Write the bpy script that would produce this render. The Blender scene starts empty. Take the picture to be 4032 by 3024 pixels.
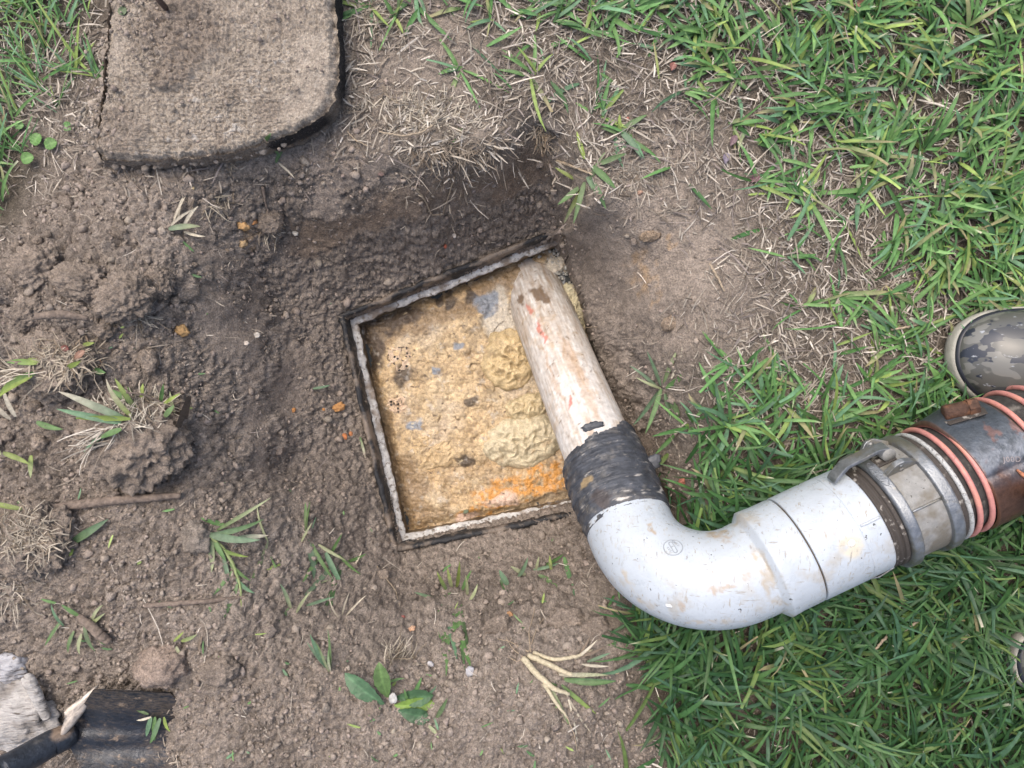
import bpy, bmesh, math, random
import numpy as np
from mathutils import Vector, Matrix

# ------------------------------------------------------------------ camera, sky, sun, exposure
SC = bpy.context.scene
COL = SC.collection
CAM_H, FPX = 1.0, 2800.0
cam_data = bpy.data.cameras.new('camera')
cam_data.sensor_width = 36.0
cam_data.lens = 36.0 * FPX / 4032.0
cam_data.clip_start, cam_data.clip_end = 0.02, 200.0
cam = bpy.data.objects.new('camera', cam_data)
cam.location = (0, 0, CAM_H)
cam.rotation_euler = (0, 0, 0)
COL.objects.link(cam)
SC.camera = cam

SUN_EL, SUN_AZ = 66.0, 125.0          # elevation; azimuth counter-clockwise from +X (up-left in the picture)
sd = Vector((math.cos(math.radians(SUN_AZ)) * math.cos(math.radians(SUN_EL)),
             math.sin(math.radians(SUN_AZ)) * math.cos(math.radians(SUN_EL)), math.sin(math.radians(SUN_EL))))
world = bpy.data.worlds.new("World")
SC.world = world
world.use_nodes = True
nt = world.node_tree
sky = nt.nodes.new('ShaderNodeTexSky')
sky.sky_type = 'NISHITA'
sky.sun_disc = False
sky.sun_elevation = math.radians(SUN_EL)
sky.sun_rotation = math.atan2(sd.x, sd.y)
sky.air_density, sky.dust_density, sky.ozone_density = 1.0, 6.0, 0.6
bg = nt.nodes['Background']
bg.inputs['Strength'].default_value = 0.15
nt.links.new(sky.outputs['Color'], bg.inputs['Color'])

sun_data = bpy.data.lights.new('sun', 'SUN')
sun_data.energy = 0.9
sun_data.angle = math.radians(55)
sun_data.color = (1.0, 0.97, 0.93)
sun = bpy.data.objects.new('sun', sun_data)
sun.rotation_euler = (-sd).to_track_quat('-Z', 'Y').to_euler()
sun.location = (-2, 2, 4)
COL.objects.link(sun)

SC.view_settings.view_transform = 'Standard'
SC.view_settings.look = 'None'
SC.view_settings.gamma = 1.0
SC.view_settings.use_curve_mapping = False
SC.view_settings.exposure = 0.72

# ------------------------------------------------------------------ helpers
rng = np.random.default_rng(7)
random.seed(7)
PI = math.pi

def W(px, py, z=0.0):
    """world point seen at a pixel of the photograph when it lies at height z"""
    d = CAM_H - z
    return np.array([(px - 2016.0) / FPX * d, (1512.0 - py) / FPX * d, z])

_prm = np.random.default_rng(3).permutation(1024)
PERM = np.concatenate([_prm, _prm, _prm])
_g = np.random.default_rng(4).normal(size=(1024, 3))
GRAD = _g / np.linalg.norm(_g, axis=1)[:, None]
RND = np.random.default_rng(5).random((1024, 3))

def perlin(p):
    i = np.floor(p).astype(np.int64)
    f = p - i
    i &= 1023
    u = f * f * f * (f * (f * 6 - 15) + 10)
    def g(dx, dy, dz):
        h = PERM[PERM[PERM[(i[:, 0] + dx) & 1023] + ((i[:, 1] + dy) & 1023)] + ((i[:, 2] + dz) & 1023)] & 1023
        G = GRAD[h]
        return G[:, 0] * (f[:, 0] - dx) + G[:, 1] * (f[:, 1] - dy) + G[:, 2] * (f[:, 2] - dz)
    x0 = g(0,0,0); x0 += u[:, 0] * (g(1,0,0) - x0)
    x1 = g(0,1,0); x1 += u[:, 0] * (g(1,1,0) - x1)
    x2 = g(0,0,1); x2 += u[:, 0] * (g(1,0,1) - x2)
    x3 = g(0,1,1); x3 += u[:, 0] * (g(1,1,1) - x3)
    y0 = x0 + u[:, 1] * (x1 - x0)
    y1 = x2 + u[:, 1] * (x3 - x2)
    return (y0 + u[:, 2] * (y1 - y0)) * 1.5

def fbm(p, freq, octv=3, gain=0.5, off=0.0):
    s = np.zeros(len(p)); a = 1.0; t = 0
    for k in range(octv):
        s += a * perlin(p * freq + off + 17.3 * k); t += a; a *= gain; freq *= 2.03
    return s / t

def worley(p, freq, off=0.0):
    """nearest feature distance (8 nearest cells) and a random number of the nearest cell"""
    q = p * freq + off
    b = np.floor(q - 0.5).astype(np.int64)
    best = np.full(len(p), 9.0); rid = np.zeros(len(p))
    for dx in (0, 1):
        for dy in (0, 1):
            for dz in (0, 1):
                c = b + np.array([dx, dy, dz])
                m = c & 1023
                h = PERM[PERM[PERM[m[:, 0]] + m[:, 1]] + m[:, 2]] & 1023
                R = RND[h]
                d = ((c + 0.15 + 0.7 * R - q) ** 2).sum(1)
                k = d < best
                best = np.where(k, d, best); rid = np.where(k, R[:, 0], rid)
    return np.sqrt(best), rid

def sstep(a, b, x):
    t = np.clip((x - a) / (b - a), 0, 1)
    return t * t * (3 - 2 * t)

class RBF:
    def __init__(self, pts, c, lam=0.0):
        pts = np.array(pts, float)
        self.x = pts[:, :-1]; self.c = c
        v = pts[:, -1]; self.m = v.mean()
        d = np.sqrt(((self.x[:, None] - self.x[None]) ** 2).sum(2) + c * c)
        self.w = np.linalg.solve(d - (1e-9 + lam) * np.eye(len(v)), v - self.m)
    def __call__(self, q):
        out = np.empty(len(q))
        for i in range(0, len(q), 60000):
            b = q[i:i + 60000]
            d = np.sqrt(((b[:, None] - self.x[None]) ** 2).sum(2) + self.c ** 2)
            out[i:i + 60000] = d @ self.w + self.m
        return out

def in_poly(x, y, poly):
    inside = np.zeros(len(x), bool)
    n = len(poly)
    for i in range(n):
        x0, y0 = poly[i][:2]; x1, y1 = poly[(i + 1) % n][:2]
        c = ((y0 > y) != (y1 > y))
        with np.errstate(divide='ignore', invalid='ignore'):
            xi = (x1 - x0) * (y - y0) / (y1 - y0 + 1e-12) + x0
        inside ^= c & (x < xi)
    return inside

def mesh_np(name, V, F, col=None, smooth=True):
    V = np.ascontiguousarray(V, np.float32)
    F = np.ascontiguousarray(F, np.int32)
    me = bpy.data.meshes.new(name)
    n, k = F.shape
    me.vertices.add(len(V)); me.vertices.foreach_set('co', V.ravel())
    me.loops.add(n * k); me.loops.foreach_set('vertex_index', F.ravel())
    me.polygons.add(n)
    me.polygons.foreach_set('loop_start', np.arange(0, n * k, k, dtype=np.int32))
    me.polygons.foreach_set('use_smooth', np.full(n, smooth))
    if col is not None:
        a = me.attributes.new('Col', 'FLOAT_COLOR', 'POINT')
        c = np.ones((len(V), 4), np.float32); c[:, :3] = np.clip(col, 0, 1)
        a.data.foreach_set('color', c.ravel())
    me.update(calc_edges=True)
    me.validate()
    return me

def wloc(o):
    v = np.zeros(3)
    while o is not None:
        v += np.array(o.location); o = o.parent
    return v

def obj(name, V, F, mat, parent=None, col=None, smooth=True, label=None, cat=None, group=None, kind=None, loc=None):
    """link one mesh object; V in world coordinates"""
    base = wloc(parent) if parent is not None else (np.array(loc, float) if loc is not None else np.zeros(3))
    me = mesh_np(name, np.asarray(V, float) - base, F, col, smooth)
    me.materials.append(mat)
    o = bpy.data.objects.new(name, me)
    COL.objects.link(o)
    if parent is not None: o.parent = parent
    elif loc is not None: o.location = loc
    tag(o, label, cat, group, kind)
    return o

def tag(o, label=None, cat=None, group=None, kind=None):
    for k, v in (('label', label), ('category', cat), ('group', group), ('kind', kind)):
        if v: o[k] = v
    return o

def thing(name, loc, label, cat, group=None):
    o = bpy.data.objects.new(name, None)
    o.empty_display_size = 0.02
    o.location = tuple(float(v) for v in loc)
    COL.objects.link(o)
    return tag(o, label, cat, group)

def flat_by_angle(o, deg=35):
    me = o.data
    bm = bmesh.new(); bm.from_mesh(me)
    for e in bm.edges:
        if len(e.link_faces) == 2 and e.calc_face_angle(0) > math.radians(deg): e.smooth = False
    bm.to_mesh(me); bm.free()
    return o

# ---- shapes (return V, F with quads; triangles are written as quads only where noted)
def grid_faces(nu, nv, wrap=False):
    i = np.arange(nu - 1)[:, None]; j = np.arange(nv if wrap else nv - 1)[None]
    j2 = (j + 1) % nv
    a = i * nv + j; b = i * nv + j2; c = (i + 1) * nv + j2; d = (i + 1) * nv + j
    return np.stack([a, b, c, d], -1).reshape(-1, 4)

def frames(path):
    P = np.asarray(path, float)
    T = np.gradient(P, axis=0); T /= np.linalg.norm(T, axis=1)[:, None] + 1e-12
    up = np.array([0, 0, 1.0]) if abs(T[0, 2]) < 0.9 else np.array([1.0, 0, 0])
    A = np.zeros_like(P); B = np.zeros_like(P)
    a = up - T[0] * (up @ T[0]); a /= np.linalg.norm(a)
    for i in range(len(P)):
        a = a - T[i] * (a @ T[i]); a /= np.linalg.norm(a)
        A[i] = a; B[i] = np.cross(T[i], a)
    return P, T, A, B

def tube(path, rad, seg=12, caps=True):
    P, T, A, B = frames(path)
    r = np.broadcast_to(np.asarray(rad, float), (len(P),)).copy()
    if caps:
        P = np.concatenate([P[:1], P, P[-1:]]); A = np.concatenate([A[:1], A, A[-1:]]); B = np.concatenate([B[:1], B, B[-1:]])
        r = np.concatenate([[r[0] * 0.02], r, [r[-1] * 0.02]])
    th = np.linspace(0, 2 * PI, seg, endpoint=False)
    V = P[:, None] + r[:, None, None] * (np.cos(th)[None, :, None] * A[:, None] + np.sin(th)[None, :, None] * B[:, None])
    return V.reshape(-1, 3), grid_faces(len(P), seg, True)

def lathe(O, ax, ref, prof, seg=96):
    """profile [(t, r)] turned about axis ax through O; angle 0 along ref"""
    O = np.asarray(O, float); ax = np.asarray(ax, float); ref = np.asarray(ref, float)
    b = np.cross(ax, ref)
    th = np.linspace(0, 2 * PI, seg, endpoint=False)
    pr = np.array(prof, float)
    V = O + pr[:, 0][:, None, None] * ax + pr[:, 1][:, None, None] * (np.cos(th)[None, :, None] * ref + np.sin(th)[None, :, None] * b)
    return V.reshape(-1, 3), grid_faces(len(pr), seg, True)

def dense(prof, step=0.003):
    out = [prof[0]]
    for a, b in zip(prof[:-1], prof[1:]):
        n = max(1, int(math.hypot(b[0] - a[0], b[1] - a[1]) / step))
        for k in range(1, n + 1):
            out.append((a[0] + (b[0] - a[0]) * k / n, a[1] + (b[1] - a[1]) * k / n))
    return out

def bm_arrays(bm):
    bmesh.ops.triangulate(bm, faces=bm.faces)
    bm.verts.ensure_lookup_table()
    V = np.array([v.co[:] for v in bm.verts]); F = np.array([[l.index for l in f.verts] for f in bm.faces])
    bm.free()
    return V, F

def prism(poly, O, ex, ey, ez, h0, h1, bev=0.0008):
    """polygon in the (ex, ey) plane at O, extruded along ez from h0 to h1, edges bevelled"""
    bm = bmesh.new()
    O, ex, ey, ez = (np.asarray(v, float) for v in (O, ex, ey, ez))
    lo = [bm.verts.new(O + p[0] * ex + p[1] * ey + h0 * ez) for p in poly]
    hi = [bm.verts.new(O + p[0] * ex + p[1] * ey + h1 * ez) for p in poly]
    n = len(poly)
    bm.faces.new(lo[::-1]); bm.faces.new(hi)
    for i in range(n): bm.faces.new((lo[i], lo[(i + 1) % n], hi[(i + 1) % n], hi[i]))
    bmesh.ops.recalc_face_normals(bm, faces=bm.faces)
    if bev: bmesh.ops.bevel(bm, geom=bm.edges[:], offset=bev, segments=2, affect='EDGES', profile=0.6)
    return bm_arrays(bm)

def join(*parts):
    Vs, Fs, n = [], [], 0
    k = 3 if any(f.shape[1] == 3 for _, f in parts) else 4
    for v, f in parts:
        if f.shape[1] == 4 and k == 3: f = np.concatenate([f[:, [0, 1, 2]], f[:, [0, 2, 3]]])
        Vs.append(v); Fs.append(f + n); n += len(v)
    return np.concatenate(Vs), np.concatenate(Fs)

_ico = {}
def ico(n):
    if n not in _ico:
        bm = bmesh.new(); bmesh.ops.create_icosphere(bm, subdivisions=n, radius=1.0)
        _ico[n] = bm_arrays(bm)
    return _ico[n][0].copy(), _ico[n][1].copy()

def lump(c, size, rot=0.0, sub=4, rough=0.25, freq=2.0, seed=0.0, crumb=0.0, tilt=0.0):
    """irregular lump: size = half extents"""
    V, F = ico(sub)
    n = 1 + rough * fbm(V, freq, 3, 0.55, seed)
    if crumb:
        w, _ = worley(V, 5.0, seed); n += crumb * (0.5 - w)
        w, _ = worley(V, 11.0, seed); n += 0.5 * crumb * (0.5 - w)
        if sub >= 5: n += 0.022 * fbm(V, 26.0, 2, .6, seed)
    V = V * n[:, None] * np.asarray(size)
    if tilt: 
        ct, st = math.cos(tilt), math.sin(tilt)
        V = V @ np.array([[1, 0, 0], [0, ct, -st], [0, st, ct]]).T
    cr, sr = math.cos(rot), math.sin(rot)
    V = V @ np.array([[cr, -sr, 0], [sr, cr, 0], [0, 0, 1]]).T
    return V + np.asarray(c), F

def ribbons(P, az, e0, e1, L, Wd, nseg=5, fold=0.22, bend=0.0, roll=None, blunt=None, prof=None, zmin=None):
    """grass blades / straw as folded ribbons, all in one go -> V (N*(nseg+1)*3), F"""
    N = len(P)
    az, e0, e1, L, Wd, bend = (np.broadcast_to(np.asarray(v, float), (N,)) for v in (az, e0, e1, L, Wd, bend))
    roll = np.zeros(N) if roll is None else np.broadcast_to(np.asarray(roll, float), (N,))
    pu, pv = prof if prof else ([0, .15, .45, .8, 1], [.45, .85, 1, .62, .05])
    pos = np.array(P, float).copy(); V = np.zeros((N, nseg + 1, 3, 3))
    for k in range(nseg + 1):
        u = k / nseg
        e = e0 + (e1 - e0) * u; a = az + bend * u * u
        t = np.stack([np.cos(e) * np.cos(a), np.cos(e) * np.sin(a), np.sin(e)], 1)
        s = np.stack([-np.sin(a), np.cos(a), np.zeros(N)], 1)
        nrm = np.cross(t, s)
        cr, sr = np.cos(roll)[:, None], np.sin(roll)[:, None]
        s2 = s * cr + nrm * sr; n2 = nrm * cr - s * sr
        w = Wd * np.interp(u, pu, pv)
        if blunt is not None and k == nseg: w = np.where(blunt, Wd * 0.55, w)
        V[:, k, 0] = pos + s2 * (w / 2)[:, None]
        V[:, k, 1] = pos - np.abs(n2) * 0 - n2 * (fold * w / 2)[:, None] * np.sign(n2[:, 2:3] + 1e-9)
        V[:, k, 2] = pos - s2 * (w / 2)[:, None]
        pos = pos + t * (L / nseg)[:, None]
        if zmin is not None: pos[:, 2] = np.maximum(pos[:, 2], zmin)
    n3 = (nseg + 1) * 3
    f = []
    for k in range(nseg):
        for j in (0, 1):
            a = k * 3 + j
            f.append([a, a + 1, a + 4, a + 3])
    F = (np.array(f)[None] + (np.arange(N) * n3)[:, None, None]).reshape(-1, 4)
    return V.reshape(-1, 3), F

def ribbon_cols(N, nseg, c0, c1, rib=1.12, tipc=None, tipmask=None):
    """per-vertex colours of ribbons: base c0 -> tip c1, lighter midrib"""
    C = np.zeros((N, nseg + 1, 3, 3))
    for k in range(nseg + 1):
        u = k / nseg
        c = c0 + (c1 - c0) * u
        if tipmask is not None and k == nseg: c = np.where(tipmask[:, None], tipc, c)
        C[:, k, :] = c[:, None]
        C[:, k, 1] *= rib
    return C.reshape(-1, 3)

# ------------------------------------------------------------------ materials
def M(name, base=None, rough=0.7, metal=0.0, spec=0.5, layers=(), bumps=(), transl=0.0, rvar=0.0, coat=0.0, ior=None):
    """base None -> attribute 'Col'.  layers: (scale, detail, colour, lo, hi[, stretch]) noise-masked overlays or
    ('mul', scale, detail, dark, light) tone variation.  bumps: (scale, distance[, detail[, stretch]])"""
    m = bpy.data.materials.new(name); m.use_nodes = True
    t = m.node_tree; N = t.nodes; L = t.links
    p = N['Principled BSDF']
    tc = N.new('ShaderNodeTexCoord')
    def noise(scale, detail, stretch=None, rot=0.0):
        n = N.new('ShaderNodeTexNoise')
        n.inputs['Scale'].default_value = scale; n.inputs['Detail'].default_value = detail
        n.inputs['Roughness'].default_value = 0.6
        if stretch is not None:
            mp = N.new('ShaderNodeMapping'); mp.inputs['Scale'].default_value = stretch[:3]
            if len(stretch) > 3: mp.inputs['Rotation'].default_value = stretch[3]
            L.new(tc.outputs['Object'], mp.inputs['Vector']); L.new(mp.outputs['Vector'], n.inputs['Vector'])
        else:
            L.new(tc.outputs['Object'], n.inputs['Vector'])
        return n.outputs['Fac']
    if base is None:
        a = N.new('ShaderNodeAttribute'); a.attribute_name = 'Col'; c = a.outputs['Color']
    else:
        r = N.new('ShaderNodeRGB'); r.outputs[0].default_value = (*base, 1); c = r.outputs[0]
    for ly in layers:
        mx = N.new('ShaderNodeMix'); mx.data_type = 'RGBA'
        if ly[0] == 'mul':
            _, sc_, de, dk, lt = ly[:5]
            mr = N.new('ShaderNodeMapRange'); mr.inputs['From Min'].default_value = 0.3; mr.inputs['From Max'].default_value = 0.7
            mr.inputs['To Min'].default_value = dk; mr.inputs['To Max'].default_value = lt
            L.new(noise(sc_, de, ly[5] if len(ly) > 5 else None), mr.inputs['Value'])
            cb = N.new('ShaderNodeCombineColor')
            for k in range(3): L.new(mr.outputs[0], cb.inputs[k])
            mx.blend_type = 'MULTIPLY'; mx.inputs['Factor'].default_value = 1.0
            L.new(c, mx.inputs['A']); L.new(cb.outputs[0], mx.inputs['B'])
        else:
            sc_, de, cl, lo, hi = ly[:5]
            mr = N.new('ShaderNodeMapRange'); mr.inputs['From Min'].default_value = lo; mr.inputs['From Max'].default_value = hi
            L.new(noise(sc_, de, ly[5] if len(ly) > 5 else None), mr.inputs['Value'])
            L.new(mr.outputs[0], mx.inputs['Factor'])
            L.new(c, mx.inputs['A']); mx.inputs['B'].default_value = (*cl, 1)
        c = mx.outputs['Result']
    L.new(c, p.inputs['Base Color'])
    p.inputs['Roughness'].default_value = rough; p.inputs['Metallic'].default_value = metal
    p.inputs['Specular IOR Level'].default_value = spec
    if ior: p.inputs['IOR'].default_value = ior
    if coat: p.inputs['Coat Weight'].default_value = coat; p.inputs['Coat Roughness'].default_value = 0.2
    if rvar:
        mr = N.new('ShaderNodeMapRange'); mr.inputs['From Min'].default_value = 0.35; mr.inputs['From Max'].default_value = 0.65
        mr.inputs['To Min'].default_value = max(0.02, rough - rvar); mr.inputs['To Max'].default_value = min(1, rough + rvar)
        L.new(noise(60, 4), mr.inputs['Value']); L.new(mr.outputs[0], p.inputs['Roughness'])
    prev = None
    for b in bumps:
        bn = N.new('ShaderNodeBump'); bn.inputs['Distance'].default_value = b[1]; bn.inputs['Strength'].default_value = 1.0
        L.new(noise(b[0], b[2] if len(b) > 2 else 3, b[3] if len(b) > 3 else None), bn.inputs['Height'])
        if prev is not None: L.new(prev, bn.inputs['Normal'])
        prev = bn.outputs['Normal']
    if prev is not None: L.new(prev, p.inputs['Normal'])
    if transl:
        tr = N.new('ShaderNodeBsdfTranslucent'); ms = N.new('ShaderNodeMixShader'); ms.inputs[0].default_value = transl
        L.new(c, tr.inputs['Color'])
        L.new(p.outputs[0], ms.inputs[1]); L.new(tr.outputs[0], ms.inputs[2])
        L.new(ms.outputs[0], N['Material Output'].inputs['Surface'])
    return m

SOIL = M('soil', None, 0.95, spec=0.2, layers=[('mul', 90, 5, 0.74, 1.26), ('mul', 420, 3, 0.62, 1.38), (600, 2, (.50, .45, .39), .66, .74)],
         bumps=[(260, 0.0045, 6), (800, 0.0016, 2)])
SOIL_SMOOTH = M('crumb_soil', None, 0.95, spec=0.2, layers=[('mul', 420, 3, 0.75, 1.25)], bumps=[(420, 0.0012, 4)])
GRASS = M('grass_leaf', None, 0.45, spec=0.3, layers=[('mul', 130, 3, 0.78, 1.2)], transl=0.22, bumps=[(500, 0.0004, 2)])
STRAW = M('dry_straw', None, 0.7, spec=0.3, layers=[('mul', 300, 3, 0.7, 1.2)], transl=0.1)

# ------------------------------------------------------------------ ground: one sheet with the dug pit
CP = [  # (photo x, photo y, height)
 (0,0,0),(0,400,0),(0,700,0),(150,600,.005),(300,300,0),(-500,-500,0),(-500,1000,.0),(-700,1600,.03),(-500,3300,.03),(4500,3500,0),(4600,-500,0),(2000,-600,0),(4600,1500,0),(1500,3600,.04),
 (300,0,0),(800,200,0),(1250,200,0),(700,500,.0),(370,650,.022),(500,650,.024),(700,640,.020),(900,620,.016),(1080,580,.008),(1450,50,0),(1500,300,.005),(1700,150,0),(2000,100,0),(2000,400,0),(2400,300,0),(2600,600,0),
 (2900,300,0),(3400,300,0),(3900,300,0),(3900,900,0),(3400,900,0),(2900,900,-.004),(2700,1100,-.004),(3000,1400,0),(3500,1400,0),(3900,1900,0),(3400,1800,0),(3000,1800,0),(3000,2500,0),(3600,2600,0),(3000,2950,0),(3900,2900,0),
 # pit lip and upper wall
 (1180,620,-.005),(1350,640,.0),(1500,640,.006),(1700,630,.006),(1880,620,.006),(2030,540,0),(2110,430,0),(2230,500,0),(2270,600,.0),(2300,720,-.002),(2330,850,-.012),(2245,560,.0),(2290,800,-.03),(2265,880,-.09),
 (1150,740,-.03),(1300,790,-.05),(1250,880,-.08),(1400,800,-.045),
 (1500,940,-.13),(1684,890,-.115),(1890,745,-.100),(2070,625,-.085),(2150,600,-.07),(1380,960,-.13),(1230,980,-.13),(2205,720,-.08),(2190,660,-.06),
 (1280,1080,-.165),(1420,1030,-.165),(1600,980,-.165),(1800,900,-.160),(2000,800,-.145),(2150,750,-.13),(1420,1165,-.22),(1600,1095,-.222),(1800,1015,-.222),(2000,945,-.222),(2150,870,-.205),(1340,1235,-.225),
 # right wall and ledge
 (2235,880,-.17),(2260,1000,-.20),(2330,1000,-.15),(2390,960,-.075),(2360,870,-.025),(2470,950,-.045),(2600,1000,-.025),(2750,1000,-.004),
 (2330,1200,-.20),(2420,1200,-.145),(2490,1180,-.085),(2580,1200,-.05),(2720,1250,-.008),
 (2390,1400,-.20),(2460,1400,-.15),(2540,1400,-.09),(2640,1400,-.03),(2760,1400,0),
 (2430,1600,-.20),(2500,1600,-.155),(2590,1600,-.09),(2690,1600,-.025),(2480,1800,-.195),(2560,1800,-.14),(2650,1780,-.07),(2740,1780,-.01),
 (2490,1960,-.18),(2600,1950,-.10),(2690,1950,-.02),(2600,2080,-.05),(2420,2080,-.14),(2400,2200,-.10),(2350,2330,-.05),(2500,2300,-.02),
 # left side of the pit
 (1000,740,-.02),(900,760,-.01),(1000,880,-.055),(1120,900,-.09),(1120,1020,-.125),(1000,1030,-.09),(860,950,-.035),(1220,1170,-.18),(1090,1180,-.155),(1020,1180,-.130),(950,1170,-.062),(850,1130,-.035),
 (1300,1330,-.222),(1200,1340,-.19),(1110,1350,-.165),(1050,1345,-.145),(975,1340,-.062),(870,1320,-.035),(770,1290,-.01),(1340,1550,-.226),(1250,1550,-.20),(1120,1550,-.168),(1065,1550,-.145),(985,1550,-.062),(870,1530,-.035),(770,1500,-.01),
 (1400,1800,-.226),(1280,1800,-.195),(1150,1800,-.160),(1085,1800,-.135),(1010,1790,-.062),(900,1780,-.035),(780,1750,-.01),(1490,2010,-.226),(1360,2000,-.17),(1200,2000,-.115),(1080,2000,-.07),(930,2000,-.02),
 # below the opening
 (1580,2175,-.228),(1800,2125,-.228),(2050,2075,-.228),(2280,2015,-.224),(1400,2170,-.15),(1600,2270,-.155),(1850,2240,-.155),(2100,2190,-.155),(2290,2140,-.145),(1230,2180,-.075),(1480,2320,-.10),(1700,2340,-.115),(1950,2310,-.11),(2180,2260,-.115),
 (1150,2320,-.03),(1420,2430,-.045),(1650,2450,-.065),(1850,2430,-.06),(2060,2390,-.065),(2240,2370,-.06),(1650,2560,-.015),(1950,2530,-.01),(2150,2500,-.01),(1400,2530,.0),
 (2400,600,0),(2500,600,0),(2420,480,0),(2350,560,0),(2440,740,-.004),(2380,700,-.002),(2520,760,-.002),(1900,450,0),(1800,520,.002),(1960,480,0),(2020,450,0),(1650,540,.003),(2300,450,0),(2200,400,0),(1450,540,.0),(1950,580,.002),
 # spoil heaps
 (0,950,.03),(0,1150,.07),(250,950,.04),(500,1000,.045),(500,1180,.065),(300,1130,.07),(650,950,.03),(700,1150,.03),(750,1020,.012),(820,1000,-.012),(800,1200,.0),(150,830,.015),(350,780,.01),(120,1320,.07),(350,1330,.06),(600,1320,.03),(680,1400,.02),
 (100,1550,.03),(300,1650,.04),(560,1560,.04),(560,1800,.02),(700,1900,.01),(300,1900,.03),(100,1900,.04),(100,2150,.06),(350,2150,.045),(600,2150,.045),(850,2200,.015),(300,2400,.045),(600,2400,.05),(900,2450,.05),(1150,2520,.02),(100,2500,.03),
 (400,2640,.04),(650,2650,.05),(450,2780,.02),(640,2800,.03),(100,2750,.02),(300,2900,.01),(600,2900,.02),(900,2700,.06),(900,2950,.06),(1250,2700,.05),(1250,2950,.055),(1550,2640,.02),(1600,2900,.06),(1850,2700,.04),(2000,2620,.03),(2250,2500,.01),(2150,2650,.045),(2000,2900,.06),(2350,2650,.02),(2350,2850,.05),(2550,2950,.02),(2480,2750,.015),(2430,2480,.008),(2600,2650,0),
]
cw = np.array([[*W(a, b, z)[:2], z] for a, b, z in CP])
H0 = RBF(cw, 0.014, 0.006)

# the opening in world space (inner edge of the rim)
ZL, ZT = -0.255, -0.22
Q = np.array([W(1405,1275,ZL), W(2250,938,ZL), W(2490,1925,ZL), W(1597,2105,ZL)])[:, :2]
HOLE = np.array([W(a, b, -0.22)[:2] for a, b in [(1352,1256),(2190,934),(2225,985),(2262,1080),(2300,1200),(2350,1400),(2405,1600),(2460,1800),(2490,1925),(2300,1975),(2050,2035),(1800,2090),(1572,2148)]])

def axis(a, step, r, far):
    inner = np.arange(-a, a + step / 2, step); out = []; x = a; s = step
    while x < far:
        s *= r; x += s; out.append(x)
    out = np.array(out)
    return np.concatenate([-out[::-1], inner, out])

gx = axis(0.765, 0.0021, 1.22, 25.0); gy = axis(0.575, 0.0021, 1.22, 25.0)
NX, NY = len(gx), len(gy)
X, Y = np.meshgrid(gx, gy, indexing='ij')
xy = np.stack([X.ravel(), Y.ravel()], 1)
far = np.maximum(np.abs(xy[:, 0]) - 1.1, np.abs(xy[:, 1]) - 0.9)
q = np.clip(xy, [-1.3, -1.1], [1.3, 1.1])
# wobble the lookup a little so that lips are ragged, not smooth
q3 = np.concatenate([q, np.zeros((len(q), 1))], 1)
wob = np.stack([fbm(q3, 9, 3, .55, 5.1), fbm(q3, 9, 3, .55, 9.7)], 1) * 0.012
wob += np.stack([fbm(q3, 40, 2, .5, 2.1), fbm(q3, 40, 2, .5, 3.7)], 1) * 0.003
Z0 = H0(q + wob)
fade = sstep(0.0, 0.4, far)
Z0 = Z0 * (1 - fade)
P0 = np.concatenate([xy, Z0[:, None]], 1)

# photo coordinates of every ground vertex (to paint the zones where they lie)
d0 = CAM_H - Z0
PXG = 2016 + xy[:, 0] / d0 * FPX; PYG = 1512 - xy[:, 1] / d0 * FPX

GREEN = RBF([(4032,0,1),(3500,0,.95),(3000,0,.85),(2700,0,.8),(2400,60,.6),(2200,100,.45),(2000,60,.45),(1900,250,.15),(1750,100,.04),(2000,380,.18),(2250,250,.25),(2600,250,.5),(2900,300,.75),(3300,300,.85),(3800,300,1),(2230,500,.12),(2350,520,.22),(2600,500,.15),(2800,520,.2),(3050,550,.65),(3300,550,.7),
 (2600,750,0),(2900,780,.08),(3100,800,.35),(3300,780,.55),(3800,800,1),(2400,900,-.1),(2800,1050,-.05),(3050,1050,.25),(3250,1000,.38),(3500,1000,.65),(3800,1100,1),(3000,1250,.05),(3300,1250,.25),(3600,1250,.6),(2600,1300,-.1),(2850,1400,.1),(3150,1400,.28),(3400,1400,.3),(3650,1480,.75),
 (2620,1580,.15),(2760,1560,.55),(2950,1560,.6),(3200,1600,.65),(3600,1600,.95),(2680,1750,.4),(2800,1760,.95),(3000,1900,1.1),(3300,1900,1.1),(2690,1930,.6),(2640,2020,.5),(2500,2050,-.1),(2330,2180,-.2),(2380,2300,.35),(2450,2420,.75),(2600,2500,1.1),(2470,2560,.3),(2560,2650,1),(2480,2760,.2),(2620,2800,1),(2570,2950,.25),(2700,2990,1.1),(2800,2700,1.2),(3300,2500,1.2),(3700,2300,1.2),(4000,2600,1.2),(3300,2950,1.2),(4000,3000,1.2),
 (4500,1500,1.1),(4500,3400,1.2),(4500,-400,1),(2800,3500,1.1),(2300,3400,.0),(1500,3400,-.1),
 (0,0,1),(150,50,.95),(330,60,.6),(400,250,.2),(220,250,.45),(60,250,.6),(320,420,.05),(100,420,.3),(180,520,.15),(30,520,.6),(0,700,1.1),(110,680,.85),(200,640,.35),(280,600,.0),(0,850,1),(70,830,.7),(130,800,.2),(60,930,0),(200,800,-.1),(-300,600,1),(-300,0,1),(-300,1000,.0),(-400,1500,-.1),(-400,2500,-.1),
 (500,1000,-.2),(800,700,-.2),(1000,1000,-.2),(1500,400,-.1),(1500,60,.12),(1400,200,0),(1000,1600,-.2),(500,1800,-.2),(500,2400,-.2),(1000,2700,-.2),(1800,2700,-.2),(2200,2500,-.2),(2000,1700,-.2),(1900,600,-.1),(2120,450,.02),(1600,-300,.5),(2600,-400,.9)], 60)
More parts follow.
